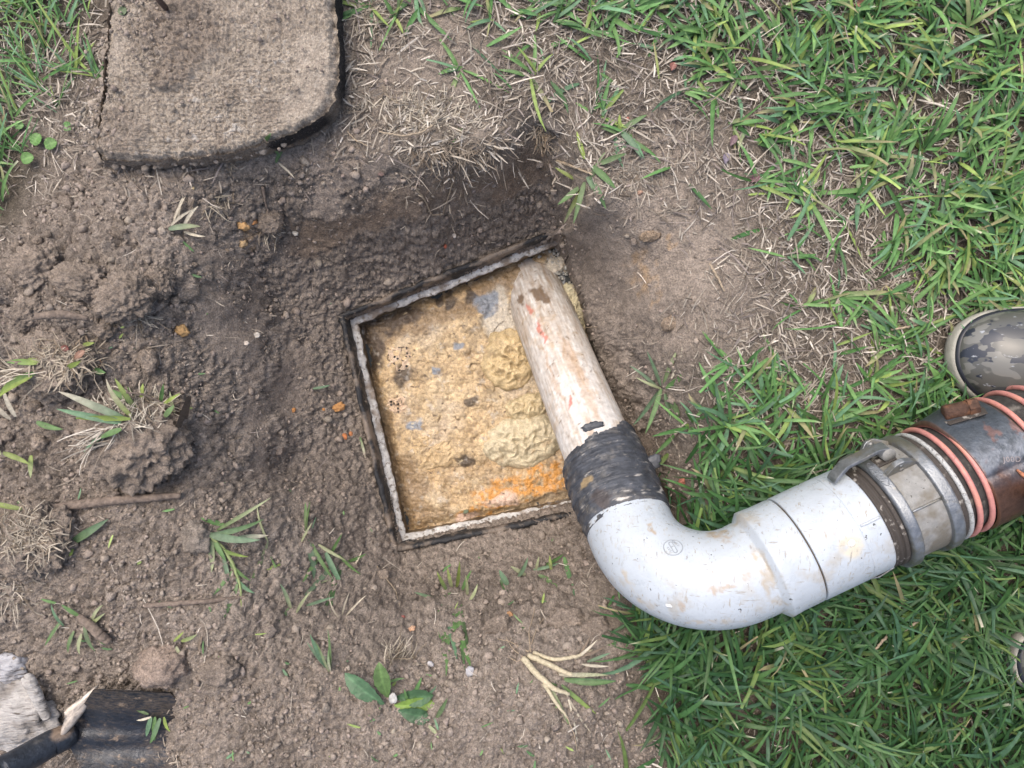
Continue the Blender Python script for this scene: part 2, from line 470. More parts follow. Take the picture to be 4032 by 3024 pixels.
THATCH = RBF([(4032,0,.5),(3300,100,.7),(2700,100,.9),(2300,100,1),(2000,100,.75),(1750,60,.4),(1550,60,.8),(1420,150,.7),(1420,350,.8),(1600,400,.35),(1650,480,1),(1850,500,.9),(1950,600,.9),(1700,620,.9),(1900,250,.4),(2000,400,.8),(2300,350,1),(2700,350,1),(3100,400,1),(3600,400,.6),(2300,600,1),(2450,620,.7),(2650,520,.7),(2900,600,.9),(2600,750,.35),(2450,750,.6),(2350,740,.7),(2850,800,.6),(3050,800,1),(3300,800,1),(3700,900,.6),(2600,950,.05),(2450,950,-.1),(2850,1000,.35),(2950,1150,.6),(3150,1100,1),(3350,1150,1.1),(3550,1250,1),(2750,1250,.2),(2950,1350,.9),(3250,1400,1.1),(3500,1400,1),(2700,1500,.3),(2900,1550,.7),(3200,1620,.7),(3400,1650,.5),(2800,1800,.2),(3300,1900,.15),(3000,2500,.12),(3700,2500,.12),(2700,2900,.1),(4000,3000,.12),(4500,1500,.3),(4500,3400,.1),(4500,-400,.5),
 (0,0,.2),(250,150,.6),(350,300,.9),(200,400,1),(380,500,.9),(250,520,.8),(60,400,.8),(50,700,.2),(200,700,.3),(100,850,.1),(350,700,.1),(-300,500,.3),
 (500,1000,-.1),(1000,900,-.1),(1000,1600,-.1),(500,2300,-.1),(1500,2700,-.1),(2300,2500,-.1),(2500,1900,-.1),(2480,1300,-.1),(1800,1500,-.1),(2100,700,-.1),(1500,800,-.1),(1300,650,.0),(1700,720,.5),(2500,-400,.8),(1500,-300,.6)], 60)
pq = np.stack([PXG, PYG], 1)
pqc = np.clip(pq, [-600, -600], [4700, 3700])
near = far < 0.35
green = np.zeros(len(pq)); thatch = np.zeros(len(pq))
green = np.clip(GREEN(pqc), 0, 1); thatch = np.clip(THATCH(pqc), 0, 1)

def blob(px, py, items):
    """soft union of ellipses (x, y, rx, ry, angle deg) in photo pixels"""
    m = np.zeros(len(px))
    for (x, y, rx, ry, a) in items:
        ca, sa = math.cos(math.radians(a)), math.sin(math.radians(a))
        u = ((px - x) * ca + (py - y) * sa) / rx; v = (-(px - x) * sa + (py - y) * ca) / ry
        m = np.maximum(m, sstep(1.25, 0.75, np.sqrt(u * u + v * v)))
    return m

nz = fbm(P0, 14, 3, .55, 31.0)
wx = PXG + 90 * fbm(P0, 22, 3, .6, 41.0); wy = PYG + 90 * fbm(P0, 22, 3, .6, 47.0)
smooth_clay = blob(wx, wy, [(800,1010,95,65,10),(850,1240,110,90,70),(900,1330,70,110,0),(790,870,60,40,0),(1080,620,160,60,-10),(1420,690,130,60,-20),(1280,780,90,50,-30),(1260,660,60,40,0),
    (2560,1060,110,200,20),(2470,1000,80,70,0),(2700,1000,130,190,0),(2600,800,120,60,0),(2330,760,50,60,0),(2180,480,55,40,40),(2330,660,60,40,0),(2480,880,120,60,10),
    (2480,2480,110,90,20),(2560,1720,60,60,0),(2650,1300,60,80,0),(990,1450,30,330,4),(1030,1750,30,160,6),(1200,1950,50,60,0),(1150,1500,60,160,4),(2900,1330,60,60,0),(2640,580,90,60,0),(880,1020,80,60,0),(960,640,90,30,0)])
upper_wall = blob(wx, wy, [(1350,900,200,75,-18),(1650,780,240,75,-18),(1950,700,200,75,-18),(2120,620,70,80,0)])
orange = blob(wx, wy, [(2540,1080,40,90,10),(2560,1150,16,90,8),(2480,1010,28,40,0),(980,890,38,22,0),(960,960,30,20,0),(2650,930,30,18,0)]) * sstep(-.15, .25, fbm(P0, 60, 3, .6, 71.0) + .05)
spoil = np.clip(1 - 1.2 * thatch - green, 0, 1) * (1 - 0.8 * smooth_clay) * (1 - 0.7 * upper_wall)
bare_right = blob(PXG, PYG, [(2650,900,420,450,0),(1650,200,300,200,0)])
loose = spoil * (1 - 0.75 * bare_right)

# normals of the smooth sheet, then rough displacement along them
Zg = Z0.reshape(NX, NY)
dzdx = np.gradient(Zg, gx, axis=0).ravel(); dzdy = np.gradient(Zg, gy, axis=1).ravel()
Nn = np.stack([-dzdx, -dzdy, np.ones_like(dzdx)], 1); Nn /= np.linalg.norm(Nn, axis=1)[:, None]
steep = 1 - Nn[:, 2]
disp = 0.010 * fbm(P0, 11, 3, .5, 1.3) * (0.35 + 0.65 * spoil)
ii = np.where(near)[0]
pn = P0[ii]
pw = pn + 0.006 * np.stack([perlin(pn * 45 + 3), perlin(pn * 45 + 13), perlin(pn * 45 + 23)], 1)
w1, r1 = worley(pw, 26.0, 0.0); w2, r2 = worley(pw, 70.0, 5.0); w3, r3 = worley(pw, 150.0, 9.0)
big = sstep(0.0, 0.35, fbm(pn, 7, 2, .5, 77.0) + .06)
ls = loose[ii]
dome = lambda w: .5 - 1.7 * w * w
dd = ls * ((.010 + .009 * blob(PXG[ii], PYG[ii], [(300,1300,650,500,20),(300,2000,420,300,0)])) * big * dome(w1) * (r1 > .3) + 0.0080 * dome(w2) * (.4 + .6 * r2) + 0.0052 * dome(w3))
dd += ls * .0010 * rng.normal(0, 1, len(ii))
dd += (1 - ls) * (0.0022 * fbm(pn, 60, 3, .55, 8.0) + 0.0012 * (0.5 - w3))
# cracks in the smeared clay
ck = np.abs(fbm(pw, 16, 2, .6, 55.0)); dd -= smooth_clay[ii] * 0.004 * sstep(0.022, 0.0, ck + .08 * sstep(-.05, .25, fbm(pn, 10, 2, .5, 57.0)))
dd -= 0.003 * (green[ii] > .3)
disp[ii] += dd
PG = P0 + Nn * disp[:, None]
hole = in_poly(PG[:, 0], PG[:, 1], HOLE)
# overhang of the upper wall: push the wall back under the turf lip
PG[hole, 2] = -0.47

# colours: the soil's own tones
n1 = fbm(P0, 6, 3, .5, 90.0); n2 = fbm(P0, 45, 2, .5, 95.0)
soil = np.array([.262, .221, .186]); dk = np.array([.172, .144, .120]); lt = np.array([.34, .293, .252])
k = np.clip(.5 + 1.1 * n1 + .5 * n2, 0, 1)[:, None]
colr = dk * (1 - k) + lt * k
colr = colr * .55 + soil * .45
mixc = lambda c, m, tgt: c + (np.array(tgt) - c) * m[:, None]
colr = mixc(colr, smooth_clay * .75, (.30, .25, .208))
colr = mixc(colr, upper_wall * .8, (.245, .186, .138))
colr = mixc(colr, np.clip(bare_right * (1 - thatch) * .6, 0, 1), (.335, .28, .23))
colr = mixc(colr, thatch * .7, (.22, .187, .153))
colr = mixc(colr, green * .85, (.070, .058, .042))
colr = mixc(colr, orange * .55, (.42, .28, .15))
colr[ii] *= (1 + ls * .30 * (r3 - .5) + ls * .16 * (r2 - .5))[:, None]
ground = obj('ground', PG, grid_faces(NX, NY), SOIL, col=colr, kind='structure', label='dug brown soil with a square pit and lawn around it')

PGz = PG[:, 2].reshape(NX, NY)
PGz_nohole = (P0 + Nn * disp[:, None])[:, 2].reshape(NX, NY)
def Hg(x, y):
    """height of the finished ground under (x, y)"""
    x = np.atleast_1d(np.asarray(x, float)); y = np.atleast_1d(np.asarray(y, float))
    fx = np.interp(x, gx, np.arange(NX)); fy = np.interp(y, gy, np.arange(NY))
    i = np.clip(fx.astype(int), 0, NX - 2); j = np.clip(fy.astype(int), 0, NY - 2); a = fx - i; b = fy - j
    Z = PGz_nohole
    return Z[i, j] * (1-a) * (1-b) + Z[i+1, j] * a * (1-b) + Z[i, j+1] * (1-a) * b + Z[i+1, j+1] * a * b

def G(px, py, lift=0.0):
    """point of the ground seen at a photo pixel"""
    z = 0.0
    for _ in range(25):
        p = W(px, py, z); z = 0.5 * z + 0.5 * float(Hg(p[0], p[1])[0])
    p = W(px, py, z); p[2] += lift
    return p

def Gn(px, py):
    z = np.zeros(len(px))
    for _ in range(14):
        d = CAM_H - z; x = (px - 2016) / FPX * d; y = (1512 - py) / FPX * d
        z = .5 * z + .5 * Hg(x, y)
    d = CAM_H - z
    return np.stack([(px - 2016) / FPX * d, (1512 - py) / FPX * d, z], 1)

# ------------------------------------------------------------------ concrete collar of the opening
def offset_quad(Qd, o):
    c = Qd.mean(0); out = []
    n = len(Qd); L = []
    for i in range(n):
        a, b = Qd[i], Qd[(i + 1) % n]; d = (b - a) / np.linalg.norm(b - a); nn = np.array([d[1], -d[0]])
        if nn @ (c - a) > 0: nn = -nn
        L.append((a + nn * o, d))
    for i in range(n):
        (p, d), (r, e) = L[i - 1], L[i]
        t = np.linalg.solve(np.stack([d, -e], 1), r - p)[0]
        out.append(p + d * t)
    return np.array(out)

def ring(prof, n=170, nz_amp=0.0015, seed=0.0):
    rows = []
    for o, z in prof:
        q4 = offset_quad(Q, o); pts = []
        for i in range(4):
            a, b = q4[i], q4[(i + 1) % 4]
            u = np.linspace(0, 1, n, endpoint=False)[:, None]
            pts.append(a + (b - a) * u)
        p = np.concatenate(pts); rows.append(np.concatenate([p, np.full((len(p), 1), z)], 1))
    V = np.stack(rows).reshape(-1, 3)
    D = np.stack([fbm(V, 30, 5, .72, seed + 1), fbm(V, 30, 5, .72, seed + 7), fbm(V, 30, 5, .72, seed + 13)], 1)
    return V + D * nz_amp * 2, grid_faces(len(prof), 4 * n, True)

MORTAR = M('pale_mortar', (.50, .49, .47), .9, spec=.2, layers=[('mul', 60, 5, .65, 1.25), (130, 4, (.16, .135, .11), .52, .66), (55, 3, (.62, .62, .60), .58, .70), (12, 4, (.24, .20, .165), .54, .62)], bumps=[(160, .002, 4), (420, .001, 2)])
BITUMEN = M('black_bitumen', (.018, .019, .022), .62, spec=.4, layers=[(20, 5, (.19, .155, .125), .47, .58), (120, 3, (.10, .085, .07), .60, .68)], bumps=[(110, .002, 4), (400, .0008, 2)])
WETWALL = M('wet_concrete', (.20, .145, .085), .55, spec=.4, layers=[('mul', 50, 5, .5, 1.3), (30, 4, (.07, .05, .035), .52, .66)], bumps=[(120, .003, 4)])
tank = thing('tank_collar', (*Q.mean(0), ZL), 'square concrete tank opening with white mortar rim and black tarred edge at the pit bottom', 'tank opening')
obj('ledge', *ring(dense([(-.001, ZL - .004), (.001, ZL), (.012, ZL + .001), (.0125, ZL - .006)], .0022), nz_amp=.0036, seed=3), MORTAR, tank)
obj('tar_strip', *ring(dense([(.0105, ZL - .004), (.0125, ZT - .004), (.0155, ZT), (.021, ZT - .001), (.023, ZT - .02)], .003), nz_amp=.0032, seed=11), BITUMEN, tank)
obj('inner_wall', *ring(dense([(.0005, ZL - .003), (.002, ZL - .03), (.003, -.42)], .006), nz_amp=.002, seed=21), WETWALL, tank)

# ------------------------------------------------------------------ scum inside the tank
ZS = -0.288
def in_quad(n, m, Qd):
    u = np.linspace(0, 1, n)[:, None, None]; v = np.linspace(0, 1, m)[None, :, None]
    return ((1-u) * (1-v) * Qd[0] + u * (1-v) * Qd[1] + u * v * Qd[2] + (1-u) * v * Qd[3])
SQ = offset_quad(Q, 0.004)
ns = 300
sv = in_quad(ns, ns, SQ).reshape(-1, 2)
sp = np.concatenate([sv, np.full((len(sv), 1), ZS)], 1)
spx = 2016 + sv[:, 0] / (CAM_H - ZS) * FPX; spy = 1512 - sv[:, 1] / (CAM_H - ZS) * FPX
sx = spx + 55 * fbm(sp, 24, 3, .6, 3.0); sy = spy + 55 * fbm(sp, 24, 3, .6, 6.0)
B = lambda *it: blob(sx, sy, it)
water = B((2170,1090,75,32,40), (2230,1130,40,60,-20), (2130,1060,40,25,0))
sw1, sr1 = worley(sp + .004 * perlin(sp * 60)[:, None], 60, 2.0); sw2, sr2 = worley(sp, 170, 4.0); sw0, sr0 = worley(sp + .008 * perlin(sp * 30)[:, None], 26, 7.0)
foamz = B((2215,1040,75,70,0), (1960,1250,60,110,0), (2050,1250,50,60,0))
dry = B((1700,1500,210,300,10), (1900,1300,180,110,-20), (1850,1650,180,150,0))
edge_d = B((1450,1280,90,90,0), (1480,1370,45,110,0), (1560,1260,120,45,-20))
z = ZS + 0.010 * fbm(sp, 9, 3, .5, 2.0) + .0075 * (.45 - sw0 ** 2) * (sr0 > .25) + 0.0040 * (.45 - sw1 ** 2) + 0.0036 * (.45 - sw2 ** 2) + .002 * fbm(sp, 120, 3)
z += .007 * dry
z += .006 * B((2080,1915,140,70,-15), (1960,1990,110,40,-10))
z -= .022 * water + .006 * foamz
crk = np.abs(fbm(sp + .004 * perlin(sp * 90)[:, None], 15, 2, .6, 15.5))
crk += .06 * sstep(-.35, .0, fbm(sp, 20, 2, .5, 33.0))
z -= .006 * dry * sstep(.022, .0, crk)
# rim of the crust sinks against the wall
uu = np.minimum.reduce([np.tile(np.linspace(0, 1, ns)[:, None], (1, ns)), 1 - np.tile(np.linspace(0, 1, ns)[:, None], (1, ns)), np.tile(np.linspace(0, 1, ns)[None], (ns, 1)), 1 - np.tile(np.linspace(0, 1, ns)[None], (ns, 1))]).ravel()
z -= .014 * sstep(.06, .0, uu)
sc = np.tile(np.array([.40, .29, .165]), (len(sv), 1))
kk = fbm(sp, 16, 4, .6, 60.0); k2 = fbm(sp, 70, 3, .6, 66.0)
sc = mixc(sc, sstep(.0, .4, kk) * .6, (.58, .48, .33)); sc = mixc(sc, sstep(.0, .4, -kk) * .55, (.37, .235, .11))
sc = mixc(sc, dry * .5, (.54, .41, .245)); sc *= (1 + .45 * (sr2 - .5) + .35 * (sr1 - .5) + .30 * (sr0 - .5))[:, None]; sc = mixc(sc, sstep(.62, .85, sw0) * .5, (.20, .125, .06)); sc = mixc(sc, sstep(.05, .4, fbm(sp, 12, 3, .6, 121.0)) * .45, (.56, .47, .36))
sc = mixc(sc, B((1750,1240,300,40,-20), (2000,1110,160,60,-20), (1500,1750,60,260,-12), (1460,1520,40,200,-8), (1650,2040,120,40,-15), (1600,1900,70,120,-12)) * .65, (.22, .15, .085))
sc = mixc(sc, foamz * .75, (.56, .52, .44))
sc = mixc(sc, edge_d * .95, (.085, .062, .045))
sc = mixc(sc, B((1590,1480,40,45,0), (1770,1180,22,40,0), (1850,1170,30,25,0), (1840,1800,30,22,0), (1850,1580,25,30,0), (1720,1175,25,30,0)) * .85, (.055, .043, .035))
sc = mixc(sc, B((1908,1190,48,40,0), (1930,1215,26,45,20), (1795,1370,26,26,0), (1640,1670,28,24,0), (1725,1455,18,14,0), (1665,1650,14,14,0)) * .9, (.22, .25, .29))
sc = mixc(sc, B((2110,1900,130,55,-15), (1990,1930,120,45,-15), (2150,1850,100,30,-10), (1900,2010,130,28,-12)) * sstep(-.25, .1, k2 + .3 * kk) * .95, (.56, .27, .065))
sc = mixc(sc, B((1980,1975,70,30,-15),(1830,2040,60,20,-10)) * .8, (.66, .50, .42))
sc = mixc(sc, sstep(.36, .52, k2) * .7, (.68, .56, .36)); sc = mixc(sc, sstep(.38, .5, fbm(sp, 110, 2, .5, 81.0)) * .8, (.10, .07, .045))
sc = mixc(sc, sstep(.08, .34, fbm(sp, 34, 4, .65, 141.0)) * .55, (.26, .185, .11)); sc = mixc(sc, sstep(.12, .4, fbm(sp, 45, 4, .65, 151.0)) * .5, (.52, .48, .42))
sc = mixc(sc, dry * sstep(.022, .0, crk) * .8, (.12, .07, .035))
SCUM = M('scum_crust', None, .36, spec=.45, layers=[('mul', 150, 4, .8, 1.2), ('mul', 500, 3, .8, 1.2)], bumps=[(210, .0022, 4), (600, .001, 2)], rvar=.2)
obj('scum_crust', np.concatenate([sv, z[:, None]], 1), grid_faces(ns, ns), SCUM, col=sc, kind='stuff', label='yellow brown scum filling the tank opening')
wq = offset_quad(Q, .002)
WATER = M('foul_water', (.055, .06, .06), .06, spec=.5, bumps=[(40, .0006, 2)])
obj('water', np.concatenate([in_quad(12, 12, wq).reshape(-1, 2), np.full((144, 1), ZS - .012)], 1), grid_faces(12, 12), WATER, kind='structure', label='grey foul water between the scum and the pipe end')

# bubbles of the foam: too many to count
bp = []
while len(bp) < 260:
    if rng.random() < .7: p = np.array([2215 + rng.normal(0, 38), 1030 + rng.normal(0, 40)])
    else: p = np.array([1970 + rng.normal(0, 50), 1290 + rng.normal(0, 80)])
    bp.append(p)
bp = np.array(bp); bw = np.stack([(bp[:, 0] - 2016) / FPX * 1.295, (1512 - bp[:, 1]) / FPX * 1.295, np.full(len(bp), ZS - .006)], 1)
iv, if_ = ico(1); br = rng.uniform(.0012, .0040, len(bp))
BV = (bw[:, None] + iv[None] * br[:, None, None] * np.array([1, 1, .8])).reshape(-1, 3)
BF = (if_[None] + (np.arange(len(bp)) * len(iv))[:, None, None]).reshape(-1, 3)
FOAM = M('foam', (.42, .41, .37), .12, spec=.6, transl=.2)
obj('foam_bubbles', BV, BF, FOAM, kind='stuff', label='grey foam bubbles beside the pipe end')

# paper wads on the scum
def wad(px, py, rx, ry, ang, h, colA, seed, label, specks=0.0, rim=True):
    c = W(px, py, ZS + .010); n_r, n_t = 46, 110
    rr = np.linspace(0, 1, n_r); th = np.linspace(0, 2 * PI, n_t, endpoint=False)
    R, T = np.meshgrid(rr, th, indexing='ij')
    out = 1 + .22 * fbm(np.stack([np.cos(T.ravel()), np.sin(T.ravel()), np.full(T.size, seed)], 1), 1.8, 3, .6, seed)
    x = (R.ravel() * np.cos(T.ravel())) * out; y = (R.ravel() * np.sin(T.ravel())) * out
    s = (CAM_H - ZS) / FPX; a = -math.radians(ang)
    xw = (x * rx * math.cos(a) - y * ry * math.sin(a)) * s; yw = (x * rx * math.sin(a) + y * ry * math.cos(a)) * s
    v = np.stack([c[0] + xw, c[1] + yw, np.zeros_like(xw)], 1)
    dome = np.sqrt(np.clip(1 - R.ravel() ** 2.4, 0, 1))
    vv = v + .004 * perlin(v * 70 + seed)[:, None]
    rid = 1 - np.abs(fbm(vv, 38, 3, .6, seed)) * 3.6
    v[:, 2] = ZS + .001 + h * dome * (.72 + .4 * fbm(v, 22, 2, .5, seed)) + .0065 * rid * dome + .0022 * fbm(v, 120, 3, .6)
    cc = np.tile(np.array(colA), (len(v), 1)) * (.86 + .30 * fbm(v, 60, 3, .6, seed + 4) + .25 * np.clip(rid - .2, -.6, .6))[:, None]; cc = mixc(cc, sstep(.1, .4, fbm(v, 40, 4, .65, seed + 9)) * .6, (.36, .25, .14))
    cc = mixc(cc, sstep(.75, 1.0, R.ravel()) * .4, np.array(colA) * .6)
    if specks: 
        w_, r_ = worley(v, 150, seed); cc = mixc(cc, sstep(.5, .32, w_) * (r_ < specks) , (.03, .024, .02))
    return obj('paper_wad', v, grid_faces(n_r, n_t, True), SCUM, col=cc, label=label, cat='paper wad', group='soaked paper wads floating in the scum')
wad(2005,1415,115,120,30,.020,(.56,.43,.24),1.7,'tan crumpled paper wad against the upper left flank of the pipe')
wad(1985,1365,60,55,0,.014,(.52,.41,.25),3.1,'small flat tan paper wad just left of the pipe with a crack below')
wad(2060,1735,170,105,-12,.022,(.58,.50,.34),5.9,'largest pale folded paper wad with a hole and a grey fleck on it')
wad(2085,1600,105,50,-15,.018,(.60,.49,.30),8.3,'thin curled pale paper fold above the largest wad')
wad(1690,1765,110,90,10,.015,(.54,.40,.23),11.2,'smooth ochre wad in the lower left of the scum below a grey fleck')
wad(1570,1420,62,70,15,.012,(.60,.46,.33),13.9,'round pinkish wad with black specks near the left rim',.75)
wad(1565,1585,52,50,0,.009,(.62,.46,.32),17.1,'small pink speckled wad below the round one at the left rim',.55)
wad(2262,1225,42,120,-14,.018,(.62,.56,.38),19.4,'pale wrinkled wad squeezed between pipe and soil on the right')

# ------------------------------------------------------------------ suction pipe: dip pipe, rubber sleeve, elbow, adaptor
AX = np.array([.905, .425, 0.0]); AX /= np.linalg.norm(AX)
CZ = 0.083
C0 = W(2612, 2404, CZ)                               # where the two pipe axes cross
E0 = W(2092, 1120, -0.335)                           # far end of the dip pipe
PD = E0 - C0; PLEN = np.linalg.norm(PD); PD /= PLEN
HX = np.cross(np.array([0, 0, 1.0]), AX)             # level, square to the hose axis (up-left in the picture)
UP = np.array([0, 0, 1.0])
PVC = M('white_pvc', None, .38, spec=.5, layers=[('mul', 30, 4, .92, 1.04),
    (130, 3, (.30, .295, .28), .63, .72, (.4, 2.0, 1.0, (0, 0, .5))), (120, 3, (.29, .29, .285), .63, .72, (2.0, .4, 1.0, (0, .3, .9))), (150, 3, (.32, .30, .26), .62, .70, (1.8, .35, 1.2, (.4, 0, -.5))),
    (120, 2, (.08, .085, .09), .715, .745), (16, 4, (.36, .33, .275), .56, .72)], bumps=[(180, .0006, 3)], rvar=.12)
OLDPVC = M('stained_pvc', None, .55, spec=.4, layers=[('mul', 120, 4, .78, 1.15)], bumps=[(220, .0009, 4)], rvar=.12)
RUBBER = M('black_rubber', None, .48, spec=.5, layers=[('mul', 80, 4, .65, 1.3)], bumps=[(260, .0009, 3)], rvar=.14)
GAP = M('dirty_gap', (.10, .075, .05), .9, bumps=[(200, .001)])
suction = thing('suction_pipe', W(2700, 2200, 0.0), 'white plastic suction pipe with elbow and black rubber sleeve dipping into the tank', 'suction pipe')

# dip pipe: a dense lathe so that its stains and scratches can follow it
e1 = HX - PD * (HX @ PD); e1 = UP - PD * (UP @ PD); e1 /= np.linalg.norm(e1)
def photo(V):
    d = CAM_H - V[:, 2]
    return 2016 + V[:, 0] / d * FPX, 1512 - V[:, 1] / d * FPX
RP = .0545
tt = np.linspace(.14, PLEN + .03, 230)
prof = [(t, RP) for t in tt] + [(tt[-1] + .002, RP - .004), (tt[-1] - .05, RP - .006)]
dv, df = lathe(C0, PD, e1, prof, 150)
sN = np.stack([(dv - C0) @ e1 * 9, (dv - C0) @ np.cross(PD, e1) * 9, (dv - C0) @ PD * 1.0], 1)   # streaks along the pipe
st = fbm(sN, 9, 4, .6, 2.0); st2 = fbm(sN, 24, 3, .6, 8.0); st3 = fbm(dv, 40, 4, .6, 3.0); st4 = fbm(dv, 110, 3, .6, 5.0)
tl = (dv - C0) @ PD
dc = np.tile(np.array([.60, .575, .54]), (len(dv), 1))
wet = sstep(PLEN - .33, PLEN - .05, tl)
dc = mixc(dc, sstep(.0, .35, st + .02) * .5, (.44, .34, .24))
dc = mixc(dc, sstep(.12, .34, st2) * .45, (.33, .24, .16)); dc = mixc(dc, sstep(.1, .35, -st2) * .5, (.74, .74, .73))
dc = mixc(dc, sstep(.15, .4, st3) * .45, (.47, .33, .18))
ppx, ppy = photo(dv)
pbx = ppx + 26 * fbm(dv, 50, 3, .6, 9); pby = ppy + 26 * fbm(dv, 50, 3, .6, 19)
PB = lambda *it: blob(pbx, pby, it)
dc = mixc(dc, PB((2130,1300,9,40,-20),(2140,1330,8,26,-25),(2085,1215,12,22,-20),(2245,1590,9,26,10),(2250,1560,8,10,0)) * .75, (.56, .13, .09))
dc = mixc(dc, PB((2300,1520,22,150,-22),(2240,1400,16,110,-22),(2330,1700,16,90,-22),(2180,1480,9,130,-22)) * .45, (.42, .25, .12))
dc = mixc(dc, PB((2350,1780,40,50,-20)) * .8, (.62, .43, .17))
dc = mixc(dc, wet * .4 * sstep(-.3, .3, st2 + .1), (.28, .19, .115))
dc = mixc(dc, PB((2120,1150,30,22,0),(2135,1175,36,14,20),(2050,1180,20,24,0)) * .85, (.14, .085, .045))
dc = mixc(dc, sstep(.33, .45, st4) * .7, (.16, .11, .07))
obj('dip_pipe', dv + 0.0006 * fbm(dv, 60, 2)[:, None] * ((dv - C0) - np.outer((dv - C0) @ PD, PD)) / RP, df, OLDPVC, suction, col=dc)

# rubber tape sleeve: overlapping windings, torn upper edge
S_A, S_B = .125, .262
ns_t, ns_a = 150, 260
T, A = np.meshgrid(np.linspace(0, 1, ns_t), np.linspace(0, 2 * PI, ns_a, endpoint=False), indexing='ij')
ta, aa = T.ravel(), A.ravel()
circ = np.stack([np.cos(aa), np.sin(aa), np.zeros_like(aa)], 1)
torn = .016 * np.sin(aa - 0.4) + .010 * np.round(1.4 * fbm(circ, 1.6, 2, .6, 4.0) * 2) / 2 + .0035 * fbm(circ, 14, 3, .6, 7.0)
t_loc = S_A + ta * (S_B - S_A + torn)
e2 = np.cross(PD, e1)
wind = (t_loc * 1.0 + .006 * np.sin(aa + .8)) / .0195
saw = wind - np.floor(wind)
base_r = .0605 + .0035 * np.sin(PI * np.clip((t_loc - S_A) / (S_B - S_A), 0, 1)) + .0022 * (1 - saw) * 1.0
loc = C0 + PD * t_loc[:, None] + (np.cos(aa)[:, None] * e1 + np.sin(aa)[:, None] * e2) * .062
strn = np.stack([(loc - C0) @ PD * 5, np.cos(aa) * .05, np.sin(aa) * .05], 1)
base_r += .0022 * fbm(loc, 26, 3, .6, 3.3) + .0013 * fbm(strn, 40, 3, .6, 9.1)
base_r = np.where(ta > .985, np.minimum(base_r, RP + .0015), base_r)
base_r = np.where(ta < .012, .0585, base_r)
sv_ = C0 + PD * t_loc[:, None] + (np.cos(aa)[:, None] * e1 + np.sin(aa)[:, None] * e2) * base_r[:, None]
rc = np.tile(np.array([.050, .055, .066]), (len(sv_), 1)) * (1 + .6 * fbm(strn, 30, 3, .6, 1.0))[:, None]
g1 = fbm(loc, 42, 4, .65, 12.0); g2 = fbm(strn, 60, 3, .6, 15.0)
rc = mixc(rc, sstep(.05, .4, g1) * .55, (.17, .16, .145)); rc = mixc(rc, sstep(.3, .5, g2 + .3 * g1) * .8, (.36, .34, .31))
rx_, ry_ = photo(sv_); rx_ += 25 * fbm(sv_, 50, 3, .6, 2); ry_ += 25 * fbm(sv_, 50, 3, .6, 12)
rc = mixc(rc, blob(rx_, ry_, [(2310,1890,24,16,-40),(2300,1905,14,22,0)]) * .7, (.33, .24, .12))
rc = mixc(rc, blob(rx_, ry_, [(2370,1960,36,40,0)]) * .55, (.075, .055, .045))
rc = mixc(rc, blob(rx_, ry_, [(2610,1930,20,12,0),(2450,1965,22,6,-15),(2560,1985,10,5,0)]) * .85, (.55, .52, .47))
obj('rubber_sleeve', sv_, grid_faces(ns_t, ns_a, True), RUBBER, suction, col=rc)
flap = lump(C0 + PD * .205 - HX * 0 + (AX * .066 + UP * .012), (.014, .010, .0025), .6, 3, .6, 2.5, 4.0)
obj('tape_flap', *flap, RUBBER, suction, col=np.tile(np.array([.07, .075, .085]), (len(flap[0]), 1)))
flap2 = lump(C0 + PD * .268 + e1 * .056, (.016, .007, .002), .2, 3, .7, 3.0, 14.0)
obj('tape_flap', *flap2, RUBBER, suction, col=np.tile(np.array([.06, .065, .075]), (len(flap2[0]), 1)))

# elbow body: arc from the dip pipe to the socket
RE = .0615
tdist = .118
ang = math.acos(np.clip(-(PD @ AX) * -1, -1, 1))            # angle between PD and AX
turn = PI - ang
RB = tdist / math.tan(turn / 2)
p_in = C0 + PD * tdist; p_out = C0 + AX * tdist
bis = (PD + AX); bis /= np.linalg.norm(bis)
ctr = C0 + bis * (tdist / math.cos(ang / 2))
u0 = p_in - ctr; u1 = p_out - ctr
RBv = np.linalg.norm(u0); u0n = u0 / RBv; ax_b = np.cross(u0n, u1 / np.linalg.norm(u1)); sweep = math.asin(min(1, np.linalg.norm(ax_b)))
if u0 @ u1 < 0: sweep = PI - sweep
ax_b /= np.linalg.norm(ax_b); wn = np.cross(ax_b, u0n)
path, rad = [], []
for s in np.linspace(-.020, 0, 8)[:-1]: path.append(p_in - PD * s * 1.0); rad.append(RE + (.0 if s > -.019 else -.002))
for k in np.linspace(0, 1, 110): path.append(ctr + RBv * (math.cos(k * sweep) * u0n + math.sin(k * sweep) * wn)); rad.append(RE + .0008 * math.sin(k * PI))
for s in np.linspace(.0008, .014, 10): path.append(p_out + AX * s); rad.append(RE + .0004)
n_el = len(path)
# socket with a raised lip
for s, r in dense([(.015, RE + .001), (.022, RE + .0085), (.0235, RE + .0100), (.026, RE + .0100), (.040, RE + .0088), (.066, RE + .0085), (.0675, RE + .0078), (.0685, RE + .005), (.0685, RE - .004)], .0015):
    path.append(p_out + AX * s); rad.append(r)
ev, ef = tube(path, rad, 190, caps=False)
ppx, ppy = photo(ev)
ec = np.tile(np.array([.43, .475, .52]), (len(ev), 1))
f1 = fbm(ev, 22, 4, .62, 3.0); f2 = fbm(ev, 60, 4, .65, 13.0); f3 = fbm(ev, 150, 3, .6, 23.0)
pbx = ppx + 40 * fbm(ev, 40, 3, .65, 33); pby = ppy + 40 * fbm(ev, 40, 3, .65, 43)
PB = lambda *it: blob(pbx, pby, it)
ec = mixc(ec, sstep(.1, .45, f2) * .35 * sstep(-.1, .2, f1), (.38, .36, .32))
lip = PB((2990,2210,26,60,-24),(3030,2290,30,60,-24),(3060,2360,24,60,-24))
